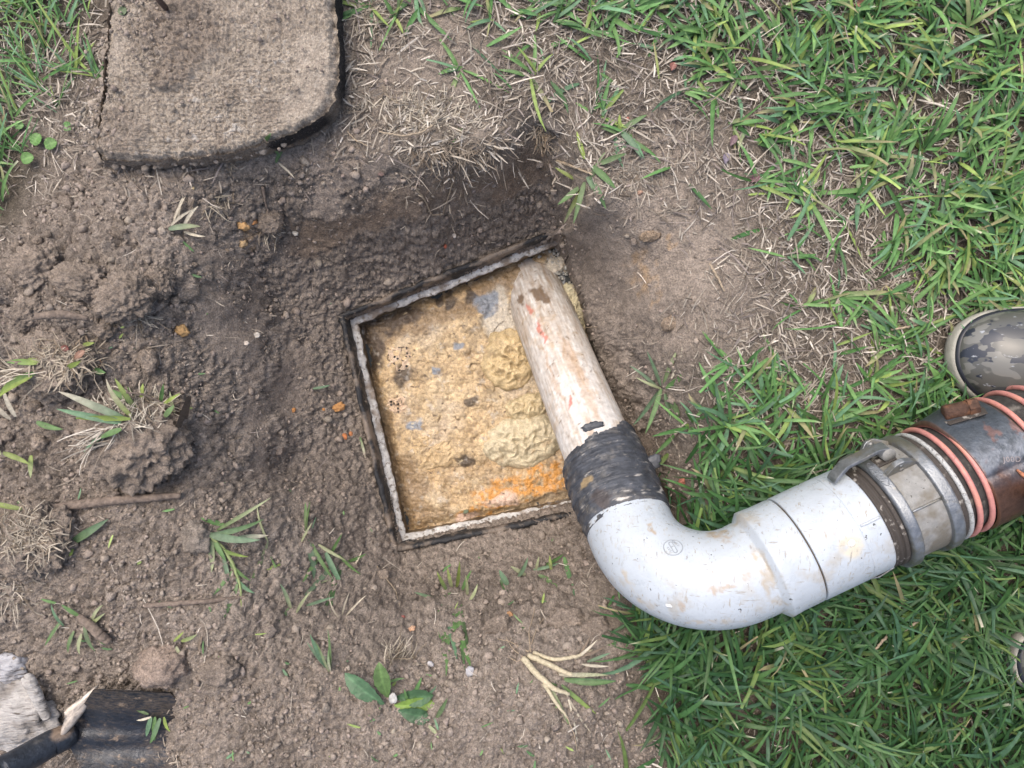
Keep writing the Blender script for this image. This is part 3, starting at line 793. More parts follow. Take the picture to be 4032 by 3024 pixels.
ec = mixc(ec, lip * .75 * sstep(-.35, .2, f2), (.38, .31, .21))
ec = mixc(ec, PB((2830,2100,50,14,8),(2850,2120,40,8,8),(2560,2080,8,34,-35),(2545,2055,16,8,0)) * .75 * sstep(-.3, .1, f2), (.36, .27, .17))
ec = mixc(ec, PB((2840,2320,60,9,-5),(2870,2310,40,8,0),(2815,2328,10,14,0),(2945,2270,14,16,0),(2740,2360,20,14,0),(2690,2390,14,16,0)) * .7 * sstep(-.2, .2, f2), (.36, .27, .18))
ec = mixc(ec, PB((2480,2290,16,60,-35),(2540,2360,14,50,-45),(2700,2440,80,7,8),(2880,2450,80,8,0)) * .6 * sstep(-.2, .2, f2), (.44, .36, .25))
ec = mixc(ec, sstep(.34, .42, f3 + .35 * f1) * .65, (.42, .42, .40))
elbow = obj('elbow', ev + .0003 * fbm(ev, 30, 2)[:, None], ef, PVC, suction, col=ec)

# maker's round mark moulded on the elbow, and a chip
MARKM = M('mark_edge', (.30, .33, .36), .45)
def on_elbow(px, py):
    """nearest elbow vertex to a pixel on the side seen from above"""
    i = np.argmin((ppx - px) ** 2 + (ppy - py) ** 2 + 1e9 * (ev[:, 2] < CZ)); return i
pn_ = np.array([v.normal[:] for v in elbow.data.vertices])
i0 = on_elbow(2648, 2155); mc = ev[i0]; mn = pn_[i0] * (1 if pn_[i0][2] > 0 else -1)
mx = np.array([1.0, 0, 0]) - mn * mn[0]; mx /= np.linalg.norm(mx); my = np.cross(mn, mx)
cr_, sr_ = math.cos(math.radians(-8)), math.sin(math.radians(-8)); mx, my = mx * cr_ + my * sr_, my * cr_ - mx * sr_
def proj(p2, lift=.0004):
    out = []
    for a, b in p2:
        p = mc + mx * a + my * b
        cpt = ctr + (lambda w: RBv * w / np.linalg.norm(w))((p - ctr) - ax_b * ((p - ctr) @ ax_b))
        r = p - cpt; out.append(cpt + r / np.linalg.norm(r) * (RE + .0008 + lift))
    return np.array(out)
def closed_wire(p2, r=.00055):
    P = proj(p2); P = np.concatenate([P, P[:2]])
    return tube(P, r, 6, caps=False)
ths = np.linspace(0, 2 * PI, 48, endpoint=False)
pill = [( .0024 * math.cos(t), .0060 + .0024 * math.sin(t)) for t in np.linspace(0, PI, 9)] + [(.0024 * math.cos(t), -.0060 + .0024 * math.sin(t)) for t in np.linspace(PI, 2 * PI, 9)]
ca, sa = math.cos(.48), math.sin(.48)
rot2 = lambda L: [(x * ca - y * sa, x * sa + y * ca) for x, y in L]
marks = [closed_wire([(.0118 * math.cos(t), .0112 * math.sin(t)) for t in ths]), closed_wire(rot2(pill)), tube(proj(rot2([(-.0024, .001), (0, .0012), (.0024, .001)])), .0005, 6, False)]
for a, b in [(-.0062, .0022), (-.0058, -.0006), (-.0052, -.0034), (.0060, .0052), (.0066, .0024), (.0070, -.0004)]:
    marks.append(tube(proj(rot2([(a - .0013, b), (a, b + .0004), (a + .0013, b)])), .0005, 6, False))
marks.append(closed_wire(rot2([(.0042 + .0013 * math.cos(t), .0074 + .0013 * math.sin(t)) for t in ths[::4]]), .0005))
obj('maker_mark', *join(*marks), MARKM, elbow)
chipv = lump(ev[on_elbow(2630, 2385)] + np.array([0, 0, .001]), (.005, .0022, .0012), -.25, 2, .3, 2, 3)
obj('chip', *chipv, M('chip_white', (.62, .64, .66), .5), elbow)

# straight adaptor after the seam
t0 = tdist + .0700
gp = lathe(C0, AX, HX, [(t0 - .004, .066), (t0 + .004, .066)], 96)
obj('seam_gap', *gp, GAP, suction)
RA = .0702
prof = dense([(t0, RA - .004), (t0, RA - .0006), (t0 + .0008, RA), (t0 + .0615, RA - .0002), (t0 + .0622, RA - .0012), (t0 + .0632, RA - .0012), (t0 + .0640, RA - .0004), (t0 + .0905, RA - .0010), (t0 + .0918, RA - .0018), (t0 + .0918, RA - .008)], .0015)
av, af = lathe(C0, AX, HX, prof, 190)
ppx, ppy = photo(av); f1 = fbm(av, 22, 4, .62, 3.0); f2 = fbm(av, 60, 4, .65, 13.0); f3 = fbm(av, 150, 3, .6, 23.0)
pbx = ppx + 22 * fbm(av, 40, 3, .65, 33); pby = ppy + 22 * fbm(av, 40, 3, .65, 43)
acol = np.tile(np.array([.43, .475, .52]), (len(av), 1))
stn = blob(pbx, pby, [(3355,2150,50,50,20)])
acol = mixc(acol, stn * .75 * sstep(-.5, .1, fbm(av, 90, 3, .6, 3) + .1), (.58, .52, .38))
acol = mixc(acol, sstep(.34, .42, f3 + .35 * f1) * .6, (.42, .42, .40))
acol = mixc(acol, sstep(.25, .45, f2) * .3, (.38, .36, .32))
adaptor = obj('adaptor', av, af, PVC, suction, col=acol)
# moulded rib along the adaptor rim and a blister
phi = math.radians(14)
dirp = HX * math.sin(phi) + UP * math.cos(phi)
rb = tube([C0 + AX * t + dirp * (RA + .0002) for t in np.linspace(t0 + .064, t0 + .0905, 8)], .0016, 8)
obj('rim_rib', *rb, PVC, adaptor, col=np.tile(np.array([.45, .49, .53]), (len(rb[0]), 1)))
bl = lump(C0 + AX * (t0 + .045) + UP * (RA - .0002) + HX * .004, (.005, .0045, .002), .3, 3, .3, 2, 7)
obj('blister', *bl, PVC, adaptor, col=np.tile(np.array([.72, .70, .62]), (len(bl[0]), 1)))

# ------------------------------------------------------------------ vacuum hose with cam coupling
ALU = M('cast_aluminium', (.27, .285, .30), .45, metal=.75, layers=[('mul', 120, 4, .75, 1.15), (34, 5, (.23, .22, .19), .52, .64)], bumps=[(420, .0006, 3), (120, .0005, 3)], rvar=.12)
ALUD = M('muddy_aluminium', (.255, .255, .245), .7, metal=.15, layers=[('mul', 120, 4, .8, 1.15), (16, 4, (.165, .150, .122), .46, .56), (220, 2, (.08, .075, .065), .68, .72)], bumps=[(300, .0008, 3)], rvar=.1)
GASK = M('dirty_gasket', (.050, .042, .036), .75, layers=[(90, 4, (.34, .32, .29), .58, .68, (1, 1, 1))], bumps=[(260, .0012, 3)])
HOSE = M('black_hose_rubber', (.035, .032, .030), .7, layers=[('mul', 80, 4, .6, 1.5), (45, 4, (.17, .155, .135), .56, .70)], bumps=[(200, .0015, 4)])
BEAD = M('grey_bead', (.42, .43, .42), .6, layers=[(300, 3, (.14, .135, .13), .55, .66), (70, 3, (.16, .15, .14), .55, .68)], bumps=[(400, .001, 3)])
PINK = M('pink_wire_cover', (.52, .225, .20), .5, layers=[('mul', 60, 3, .85, 1.12), (200, 3, (.30, .13, .10), .62, .70), (30, 3, (.60, .28, .20), .5, .7)], bumps=[(300, .0006, 3)])
STEEL = M('weathered_steel', None, .42, metal=.55, layers=[('mul', 150, 4, .75, 1.2)], bumps=[(300, .0006, 3)], rvar=.14)
RUST = M('rusty_iron', (.085, .045, .030), .75, metal=.3, layers=[('mul', 120, 4, .6, 1.5), (60, 4, (.20, .09, .045), .52, .66)], bumps=[(250, .0015, 4)])
hose = thing('vacuum_hose', C0 + AX * .40 - UP * CZ, 'black vacuum hose with pink wire windings, steel clamp and aluminium cam coupling', 'hose')
K = t0 + .0915                                        # end of the white adaptor
obj('gasket', *lathe(C0, AX, HX, dense([(K - .003, .062), (K + .002, .0685), (K + .004, .0688), (K + .005, .0672), (K + .0065, .0672), (K + .0075, .0692), (K + .010, .0694), (K + .011, .0676), (K + .0125, .0676), (K + .0135, .0705), (K + .018, .071), (K + .019, .066)], .0012), 128), GASK, hose)
F1, F2 = K + .019, K + .072
cb = lathe(C0, AX, HX, dense([(F1, .060), (F1, .0735), (F1 + .0012, .0760), (F1 + .0030, .0772), (F1 + .0120, .0778), (F1 + .0132, .0770), (F1 + .0140, .0740), (F1 + .0142, .0722)], .0015), 128)
cb2 = lathe(C0, AX, HX, dense([(F2 - .0005, .0710), (F2, .0765), (F2 + .0012, .0780), (F2 + .0125, .0784), (F2 + .0145, .0774), (F2 + .0155, .0755), (F2 + .0155, .064)], .0015), 128)
coup = obj('coupling_flange', *cb, ALU, hose); obj('coupling_flange', *cb2, ALU, hose)
body = obj('coupling_body', *lathe(C0, AX, HX, dense([(F1 + .0135, .0718), (F2, .0722)], .0015), 128), ALUD, hose)
def cyl(t, phi, r):       # phi measured from straight up towards the up-left side
    return C0 + AX * t + (UP * math.cos(phi) + HX * math.sin(phi)) * r
def local(phi):
    return UP * math.cos(phi) + HX * math.sin(phi), HX * math.cos(phi) - UP * math.sin(phi)    # radial, tangential
rb = tube([cyl(t, math.radians(6), .0722) for t in np.linspace(F1 + .014, F2, 8)], .0016, 8); obj('body_rib', *rb, ALU, body)
# oval plate with the raised 6400
rd, tg = local(math.radians(47))
# lugs: two gusset brackets, the lever between them
def lug(phi0, wdt=.007):
    rd, tg = local(math.radians(phi0))
    poly = [(F1 + .008, .0700), (F1 + .0235, .0860), (F1 + .0275, .0885), (F1 + .036, .0885), (F1 + .0395, .0870), (F2 + .004, .0745), (F2 + .004, .0700)]
    return prism(poly, C0, AX, rd, tg, -wdt / 2, wdt / 2, .0012)
for ph in (47.0, 87.0):
    lg = obj('lug', *lug(ph), ALU, body, smooth=False)
    rd, tg = local(math.radians(ph)); pc = C0 + AX * (F1 + .032) + rd * .0822
    pn2 = tube([pc - tg * .0043, pc + tg * .0043], .0030, 16); obj('pin', *pn2, ALU, lg)
    pc = C0 + AX * (F1 + .033) + rd * .0752
    obj('stud', *tube([pc - tg * .0040, pc + tg * .0040], .0032, 16), ALUD, lg)
rd, tg = local(math.radians(67))
lev = [(F1 + .040, .0800), (F1 + .036, .0890), (F1 + .022, .0925), (F1 - .022, .0905), (F1 - .040, .0790), (F1 - .0425, .0745), (F1 - .0400, .0735), (F1 - .0355, .0765), (F1 - .019, .0862), (F1 + .020, .0875), (F1 + .026, .080), (F1 + .030, .0765)]
lever = obj('lever', *prism(lev, C0, AX, rd, tg, -.0085, .0085, .0011), ALU, hose, smooth=False)
obj('cam_hub', *tube([C0 + AX * (F1 + .0325) + rd * .080 - tg * .0105, C0 + AX * (F1 + .0325) + rd * .080 + tg * .0105], .0085, 24), ALUD, lever)
obj('lever_pocket', *prism([(F1 + .012, .0715), (F1 + .040, .0715), (F1 + .040, .0735), (F1 + .012, .0735)], C0, AX, rd, tg, -.0125, .0125, .0008), GASK, body)
rd2, tg2 = local(math.radians(-112))
lev2 = obj('lever', *prism(lev, C0, AX, rd2, tg2, -.0085, .0085, .0011), ALU, hose, smooth=False)
loopp = [C0 + AX * a + local(math.radians(-97))[0] * b for a, b in [(K - .026, .0700), (K - .022, .0795), (K - .006, .0845), (K + .016, .0815), (K + .022, .0760)]]
obj('lever_ring', *tube(loopp, .0012, 8), ALU, lev2)

def text_mesh(body_txt, size, depth):
    cu = bpy.data.curves.new('lettering', 'FONT'); cu.body = body_txt; cu.size = size; cu.extrude = depth; cu.align_x = 'CENTER'; cu.align_y = 'CENTER'
    cu.resolution_u = 3; cu.offset = -.00002; cu.space_character = 1.12
    o = bpy.data.objects.new('lettering', cu); COL.objects.link(o)
    dg = bpy.context.evaluated_depsgraph_get(); me = bpy.data.meshes.new_from_object(o.evaluated_get(dg))
    bm = bmesh.new(); bm.from_mesh(me); bpy.data.objects.remove(o); bpy.data.meshes.remove(me)
    bmesh.ops.subdivide_edges(bm, edges=[e for e in bm.edges if e.calc_length() > size * .3], cuts=2)
    return bm_arrays(bm)
def wrap_text(txt, size, depth, t, phi, r, dirsign=1, slant=0.0):
    """letters run round the circumference (towards smaller phi)"""
    V, F = text_mesh(txt, size, depth); out = np.zeros_like(V)
    for i, (x, y, zz) in enumerate(V):
        a = x * math.cos(slant) - y * math.sin(slant); b = x * math.sin(slant) + y * math.cos(slant)
        p = math.radians(phi) - dirsign * a / r
        out[i] = C0 + AX * (t + b) + (UP * math.cos(p) + HX * math.sin(p)) * (r + zz)
    return out, F
tv, tf = wrap_text('6400', .0125, .0006, F1 + .0062, 50, .0778)
obj('lettering', tv, tf, ALU, coup, smooth=False)
ovp = []
for a in np.linspace(0, 2 * PI, 41):
    p = math.radians(50) - .0195 * math.cos(a) * (1 + .0 * a) / .0778
    ovp.append(C0 + AX * (F1 + .0065 + .0056 * math.sin(a)) + (UP * math.cos(p) + HX * math.sin(p)) * .0778)
obj('text_plate_rim', *tube(ovp, .0005, 6, False), ALU, coup)

# hose tail, bead, hose body and pink wire
TL = F2 + .0150
obj('hose_tail', *lathe(C0, AX, HX, dense([(TL, .066), (TL + .0005, .0728), (TL + .007, .0732), (TL + .008, .0722)], .0015), 96), GASK, hose)
bd = [C0 + AX * (TL + .0115) + (UP * math.cos(a) + HX * math.sin(a)) * .0718 for a in np.linspace(0, 2 * PI, 90)]
obj('bead', *tube(bd, .0031, 10, False), BEAD, hose)
HEND = .95
tq = np.linspace(TL + .006, HEND, 200)
def hose_c(t):
    s = max(0, t - .47); return C0 + AX * t + UP * (-.5 * s * s) + HX * (-1.6 * s * s)
hr = .0700 + .0012 * np.sin(tq * 2 * PI / .0145)
hv, hf = tube([hose_c(t) for t in tq], hr, 72, False)
obj('hose_body', hv, hf, HOSE, hose)
def wire_turn(t, pitch=.012, r=.0726, mr=.0034, lap=1.0):
    pts = [hose_c(t + pitch * (a / (2 * PI) - .5)) + (UP * math.cos(a + PI) + HX * math.sin(a + PI)) * r for a in np.linspace(0, 2 * PI * lap, 100)]
    v, f = tube(pts, mr, 12, False); return v, f
CL0, CL1 = TL + .041, TL + .112
for t in (TL + .0235, TL + .0395, CL1 + .004, CL1 + .030, CL1 + .055, CL1 + .080, CL1 + .105, CL1 + .130, CL1 + .155, CL1 + .18):
    obj('pink_wire', *wire_turn(t), PINK, hose)
# steel clamp: a dense band, galvanised above and rusty below
nt_, na_ = 60, 240
T, A = np.meshgrid(np.linspace(0, 1, nt_), np.linspace(0, 2 * PI, na_, endpoint=False), indexing='ij'); ta, aa = T.ravel(), A.ravel()
tl = CL0 + ta * (CL1 - CL0) - .004 * np.sin(aa - .2)
rr = np.full(len(ta), .0772)
hump = np.exp(-((aa - math.radians(80)) / .30) ** 2) * np.exp(-((ta - .45) / .42) ** 2)
rr += .010 * hump - .0025 * np.exp(-((aa - math.radians(5)) / .05) ** 2)
rr = np.where((ta < .01) | (ta > .99), .0740, rr)
cvv = C0 + AX * tl[:, None] + (np.cos(aa)[:, None] * UP + np.sin(aa)[:, None] * HX) * rr[:, None]
k1 = fbm(cvv, 30, 4, .62, 3.0); k2 = fbm(cvv, 90, 3, .6, 8.0)
cc = np.tile(np.array([.070, .082, .096]), (len(cvv), 1))
band = np.exp(-((np.angle(np.exp(1j * (aa - .22)))) / .33) ** 2)
cc = mixc(cc, band * .75 * sstep(-.3, .3, k2 + .15), (.22, .24, .275))
low = sstep(.05, -.35, np.angle(np.exp(1j * (aa - PI * 0))) - .12 + .35 * k1 + .18 * (ta - .5)) 
low = np.where(np.abs(aa - PI) < .9, 1.0, low)
cc = mixc(cc, low * .95, (.115, .060, .040)); cc = mixc(cc, low * sstep(.0, .4, k1) * .7, (.15, .068, .04))
cc = mixc(cc, sstep(.22, .34, k1) * (1 - low) * .6, (.22, .11, .085))
cc = mixc(cc, (sstep(.05, .0, ta) + sstep(.95, 1.0, ta)) * .7, (.20, .10, .06))
clamp = obj('clamp', cvv, grid_faces(nt_, na_, True), STEEL, hose, col=cc)
tv, tf = wrap_text('J00D SCR', .0092, .0004, CL0 + .047, 8, .0772, slant=1.15)
obj('stamp', tv, tf, M('stamp_edge', (.27, .24, .24), .5, metal=.4), clamp, smooth=False)
def bolt(t, phi, r, d, ln, lab=None):
    p = cyl(t, math.radians(phi), r); d = np.asarray(d, float); d /= np.linalg.norm(d)
    b = obj('bolt', *tube([p - d * ln * .5, p - d * ln * .46, p + d * ln * .32, p + d * ln * .34], [.0085, .0098, .0098, .0085], 24), RUST, clamp)
    hx = tube([p + d * ln * .3, p + d * ln * .62, p + d * ln * .66], [.0118, .0118, .0100], 6); ho = obj('nut', *hx, RUST, b, smooth=False)
    return b
rd, tg = local(math.radians(70))
bolt(CL0 + .030, 70, .0865, AX * .92 - HX * .18 + UP * .25, .034)
sl = prism([(-.021, -.011), (.023, -.0125), (.026, 0), (.023, .0125), (-.021, .011), (-.024, 0)], cyl(CL0 + .031, math.radians(66), .0800), AX * .97 - tg * .22, tg * .97 + AX * .22, rd, 0, .0014, .0005)
obj('bolt_slot', *sl, GASK, clamp)
rdb, tgb = local(math.radians(-24))
bolt(CL0 + .044, -24, .0850, rdb * .8 + tgb * .35 - AX * .35, .028)
arc = [cyl(CL0 + .036 + .026 * u, math.radians(2 - 26 * math.sin(u * PI) * .45 - 5 * u), .0785) for u in np.linspace(0, 1, 20)]
obj('rust_arc', *tube(arc, np.interp(np.linspace(0, 1, 20), [0, .15, .9, 1], [.0012, .0026, .0022, .001]), 8), M('orange_rust', (.42, .17, .09), .8, layers=[('mul', 300, 3, .6, 1.3)], bumps=[(300, .001)]), clamp)

# ------------------------------------------------------------------ concrete lid lying on the lawn
LZ = .056
LP = [W(a, b, LZ)[:2] for a, b in [(440,-330),(428,-60),(415,120),(398,330),(378,520),(375,590),(400,628),(520,634),(700,624),(880,604),(1000,574),(1110,538),(1200,498),(1270,448),(1312,392),(1334,310),(1332,180),(1318,0),(1312,-330)]]
LPc = np.mean(LP, 0)
def ray_r(poly, c, th):
    r = np.zeros(len(th))
    for i in range(len(poly)):
        a = np.array(poly[i]) - c; b = np.array(poly[(i + 1) % len(poly)]) - c; e = b - a
        dx, dy = np.cos(th), np.sin(th)
        den = dx * e[1] - dy * e[0]
        with np.errstate(divide='ignore', invalid='ignore'):
            t = (a[0] * e[1] - a[1] * e[0]) / den; u = (a[0] * dy - a[1] * dx) / den
        ok = (t > 0) & (u >= -1e-6) & (u <= 1 + 1e-6)
        r = np.where(ok, np.maximum(r, t), r)
    return r
nth, nr = 620, 150
th = np.linspace(0, 2 * PI, nth, endpoint=False); R0 = ray_r(LP, LPc, th)
edge3 = np.stack([LPc[0] + R0 * np.cos(th), LPc[1] + R0 * np.sin(th), np.zeros(nth)], 1)
R0 = R0 + .0040 * fbm(edge3, 60, 3, .6, 1.0) + 0.0026 * fbm(edge3, 190, 2, .6, 2.0)
rr_ = np.linspace(0, 1, nr) ** .8
V = np.stack([LPc[0] + rr_[:, None] * R0 * np.cos(th), LPc[1] + rr_[:, None] * R0 * np.sin(th), np.full((nr, nth), LZ)], -1).reshape(-1, 3)
lpx, lpy = photo(V); wob_ = 50 * fbm(V, 25, 3, .6, 4.0); wx2, wy2 = lpx + wob_, lpy + 50 * fbm(V, 25, 3, .6, 14.0)
pile = blob(wx2, wy2, [(720,120,170,150,20),(690,300,60,60,0),(640,330,50,30,0)]); pile2 = blob(wx2, wy2, [(470,520,110,110,0)])
smoothz = blob(wx2, wy2, [(1240,300,80,200,-10),(1180,420,90,60,-30),(450,120,35,150,0)])
w1_, _ = worley(V, 75, 3.0); w2_, _ = worley(V, 150, 8.0); w3_, _ = worley(V, 290, 8.0)
rgh = (1 - .7 * smoothz)
V[:, 2] += (.0040 * dome(w1_) * (.4 + pile) + .0042 * dome(w2_) + .0022 * dome(w3_)) * rgh + .014 * pile * (.6 + .8 * fbm(V, 25, 3, .6, 7)) + .008 * pile2 + .0035 * fbm(V, 12, 3, .5, 9.0)
Rr = np.repeat(rr_, nth); V[:, 2] -= (.012 + .014 * fbm(V, 40, 3, .6, 31.0)) * sstep(.91, 1.0, Rr) 
lc = np.tile(np.array([.38, .328, .27]), (len(V), 1))
k1 = fbm(V, 20, 4, .6, 5.0); k2 = fbm(V, 75, 4, .65, 6.0)
lc = mixc(lc, sstep(.0, .4, -k1) * .5, (.24, .197, .16)); lc = mixc(lc, sstep(.05, .4, k1) * .5, (.38, .325, .27))
whi = blob(wx2, wy2, [(950,400,200,50,-45),(700,440,130,50,-30),(900,520,170,26,-8),(1050,210,90,80,0),(600,580,200,30,0),(1250,120,50,80,0),(560,340,40,60,0)])
lc = mixc(lc, sstep(.15, .42, k2) * (.25 + .75 * whi), (.56, .52, .47))
lc = mixc(lc, np.maximum(pile, pile2 * .7) * .7, (.215, .175, .142))
lid = thing('concrete_lid', (*LPc, 0), 'heavy concrete tank lid with rounded corner covered in brown dirt', 'tank lid')
obj('dirt_crust', V, grid_faces(nr, nth, True), SOIL, lid, col=lc)
prof = [(0.0, LZ - .004), (.0015, LZ - .012), (.001, LZ - .03), (-.002, .012), (-.004, -.01)]
sv = []
for o, zz in [(a_, b_) for (a_, b_) in dense(prof, .0025)]:
    sv.append(np.stack([LPc[0] + (R0 + o) * np.cos(th), LPc[1] + (R0 + o) * np.sin(th), np.full(nth, zz)], 1))
sv = np.concatenate(sv); sv[:, :2] += (np.stack([fbm(sv, 50, 3, .6, 3), fbm(sv, 50, 3, .6, 8)], 1) * .004)
sidec = np.tile(np.array([.25, .208, .17]), (len(sv), 1))
spx_, spy_ = photo(sv)
tar = blob(spx_ + 30 * fbm(sv, 40, 2), spy_ + 30 * fbm(sv, 40, 2, .5, 5), [(1345,150,60,260,0),(1200,500,110,50,-25),(1130,550,80,30,-20)])
sidec = mixc(sidec, tar * .92, (.022, .022, .025))
obj('slab_edge', sv, grid_faces(len(sv) // nth, nth, True), SOIL, lid, col=sidec)
def Hl(x, y):
    """height incl. the lid top"""
    x = np.atleast_1d(x); y = np.atleast_1d(y); z = Hg(x, y)
    a = np.arctan2(y - LPc[1], x - LPc[0]); r = np.hypot(x - LPc[0], y - LPc[1])
    return np.where(r < np.interp(a % (2 * PI), th, R0) - .004, LZ + .003, z)
BARK = M('bark', (.085, .055, .042), .85, layers=[('mul', 150, 4, .6, 1.4)], bumps=[(200, .0015, 4)])
sp_ = [W(605,-60,.10), W(625,0,.088), W(645,22,.075), W(655,34,.066)]
obj('twig', *tube(sp_, [.0042, .0040, .0042, .0030], 10), BARK, label='short dark twig standing out of the dirt on the lid', cat='twig', loc=tuple(W(655,34,.06)))

# ------------------------------------------------------------------ shovel
SBL = M('muddy_shovel_steel', None, .42, metal=.35, layers=[('mul', 130, 4, .7, 1.3)], bumps=[(260, .0008, 3)], rvar=.15)
shovel = thing('shovel', W(300, 2900, .03), 'black muddy shovel with worn foot tread half buried in loose soil', 'shovel')
nu, nv = 130, 140
U, Vv = np.meshgrid(np.linspace(0, 1, nu), np.linspace(-1, 1, nv), indexing='ij'); u, v = U.ravel(), Vv.ravel()
xb = 262 + 105 * np.abs(v) ** 1.2; xe = 760 - 90 * v * v
sbx = xb + (xe - xb) * u; sby = 2907 - v * (192 - 14 * u)
bz = .046 + .030 * v * v - .026 * u ** 2 + .006 * np.exp(-(v / .16) ** 2) * (1 - u)
d_ = CAM_H - bz
bv = np.stack([(sbx - 2016) / FPX * d_, (1512 - sby) / FPX * d_, bz], 1)
# real thickness: top sheet and a lower one, joined along the edges
bvl = bv - np.array([0, 0, .003])
gf = grid_faces(nu, nv)
edge = np.concatenate([np.arange(nv), np.arange(1, nu) * nv + nv - 1, (nu - 1) * nv + np.arange(nv - 2, -1, -1), np.arange(nu - 2, 0, -1) * nv])
e2_ = np.roll(edge, -1); nvt = nu * nv
sf = np.stack([edge, e2_, e2_ + nvt, edge + nvt], 1)
allv = np.concatenate([bv, bvl]); allf = np.concatenate([gf, gf[:, ::-1] + nvt, sf])
b1 = np.stack([allv[:, 0] * 5 , allv[:, 1] * 22 + allv[:, 0] * 6, allv[:, 2] * 5], 1)
k1 = fbm(b1, 9, 4, .62, 2.0); k2 = fbm(allv, 60, 4, .65, 4.0); k3 = fbm(b1, 26, 3, .6, 9.0)
bc = np.tile(np.array([.022, .026, .034]), (len(allv), 1))
mudm = np.clip(sstep(-.05, .30, k1) * .55 + sstep(.4, .9, np.tile(v, 2)) * .9 + sstep(.55, .8, np.tile(u, 2)) * .7 + sstep(.2, .0, np.tile(u, 2)) * .5 * sstep(-.1, .2, k2), 0, 1)
bc = mixc(bc, mudm * sstep(-.30, .15, k3 + .2 * k2) * .85, (.105, .082, .064))
bc = mixc(bc, sstep(.20, .36, k2) * .75 * sstep(-.15, .3, k1), (.29, .215, .15))
obj('blade', allv, allf, SBL, shovel, col=bc)
tp = [W(a, b, .064) for a, b in [(364,2712),(342,2726),(302,2760),(264,2788),(256,2800),(262,2822),(252,2862),(248,2896),(262,2889),(288,2860),(320,2812),(350,2756)]]
tpc = np.mean(tp, 0); th2 = np.linspace(0, 2 * PI, 150, endpoint=False); r2_ = ray_r([p[:2] for p in tp], tpc[:2], th2)
rows = []
for q_, zz in [(.0, .004), (.3, .0042), (.6, .0038), (.85, .003), (.97, .0016), (1.0, -.0004), (.98, -.003), (.8, -.005), (.0, -.006)]:
    xx = tpc[0] + q_ * r2_ * np.cos(th2); yy = tpc[1] + q_ * r2_ * np.sin(th2)
    rows.append(np.stack([xx, yy, .062 + zz - .35 * (xx - tpc[0]) - .12 * (yy - tpc[1])], 1))
tv_ = np.concatenate(rows); tv_ += .0005 * fbm(tv_, 80, 2)[:, None]
kk = fbm(tv_, 45, 4, .62, 3.0)
tc_ = mixc(np.tile(np.array([.40, .35, .30]), (len(tv_), 1)), sstep(.0, .3, -kk) * .85, (.13, .12, .115)); tc_ = mixc(tc_, sstep(.12, .35, kk) * .8, (.42, .29, .19))
obj('foot_tread', tv_, grid_faces(9, 150, True), SBL, shovel, col=tc_)
hp = [W(300, 2880, .046), W(262, 2900, .056), W(200, 2928, .070), W(100, 2985, .095), W(0, 3040, .120), W(-300, 3210, .20), W(-700, 3440, .31)]
hpd = np.array([np.array(hp[0])] + [hp[i] + (hp[i + 1] - hp[i]) * t for i in range(len(hp) - 1) for t in np.linspace(0, 1, 14)[1:]])
hv, hf = tube(hpd, np.interp(np.linspace(0, 1, len(hpd)), [0, .08, .2, .4, 1], [.006, .0145, .0165, .0175, .0175]), 28)
kk = fbm(hv, 35, 4, .62, 3.0); hc = np.tile(np.array([.035, .042, .055]), (len(hv), 1))
hc = mixc(hc, sstep(.05, .3, kk) * .5, (.17, .16, .15))
hx_, hy_ = photo(hv); hc = mixc(hc, blob(hx_ + 30 * fbm(hv, 50, 2), hy_, [(250,2872,60,30,-40)]) * .8, (.34, .25, .18))
obj('socket', hv, hf, SBL, shovel, col=hc)

# ------------------------------------------------------------------ weathered wood in the lower left corner
WOOD = M('grey_wood', None, .85, layers=[('mul', 60, 5, .7, 1.2, (1, 5, 1, (0, 0, .9))), (40, 4, (.10, .085, .072), .56, .68, (1, 6, 1, (0, 0, .9)))], bumps=[(60, .004, 4, (1, 5, 1, (0, 0, .9))), (260, .0012, 4)])
def wood(c, size, rot, seed, label, tone, name='wood_piece', sub=5):
    v, f = lump(c, size, rot, sub, .45, 1.7, seed)
    k = fbm(v, 30, 4, .6, seed); cc = mixc(np.tile(np.array(tone), (len(v), 1)), sstep(.0, .4, -k) * .7, (.17, .145, .12)); cc = mixc(cc, sstep(.25, .5, k) * .6, (.62, .60, .58))
    return obj(name, v, f, WOOD, col=cc, label=label, cat='wood', loc=tuple(c))
wood(W(45, 2790, .020), (.068, .048, .030), -.7, 3.0, 'pale weathered wood stump beside the shovel socket', (.44, .42, .40))
wood(W(30, 2630, .022), (.030, .024, .018), .2, 8.0, 'small bluish grey wood knot above the pale stump', (.40, .40, .42), sub=4)
bp_ = [W(105, 2668, .040), W(120, 2690, .046), W(140, 2730, .045), W(165, 2785, .040), W(185, 2828, .034)]
bpd = np.array([bp_[i] + (bp_[i + 1] - bp_[i]) * t for i in range(4) for t in np.linspace(0, 1, 10)[:-1]] + [bp_[-1]])
v, f = tube(bpd, np.interp(np.linspace(0, 1, len(bpd)), [0, .1, .5, 1], [.007, .0085, .0075, .0055]), 24)
v += .0022 * fbm(v, 60, 3, .6, 3.0)[:, None]
obj('bark_strip', v, f, WOOD, col=mixc(np.tile(np.array([.47, .45, .43]), (len(v), 1)), sstep(0, .4, fbm(v, 60, 3)) * .6, (.2, .18, .16)), label='grey bark strip lying against the pale stump', cat='wood', loc=tuple(W(145, 2745, .03)))

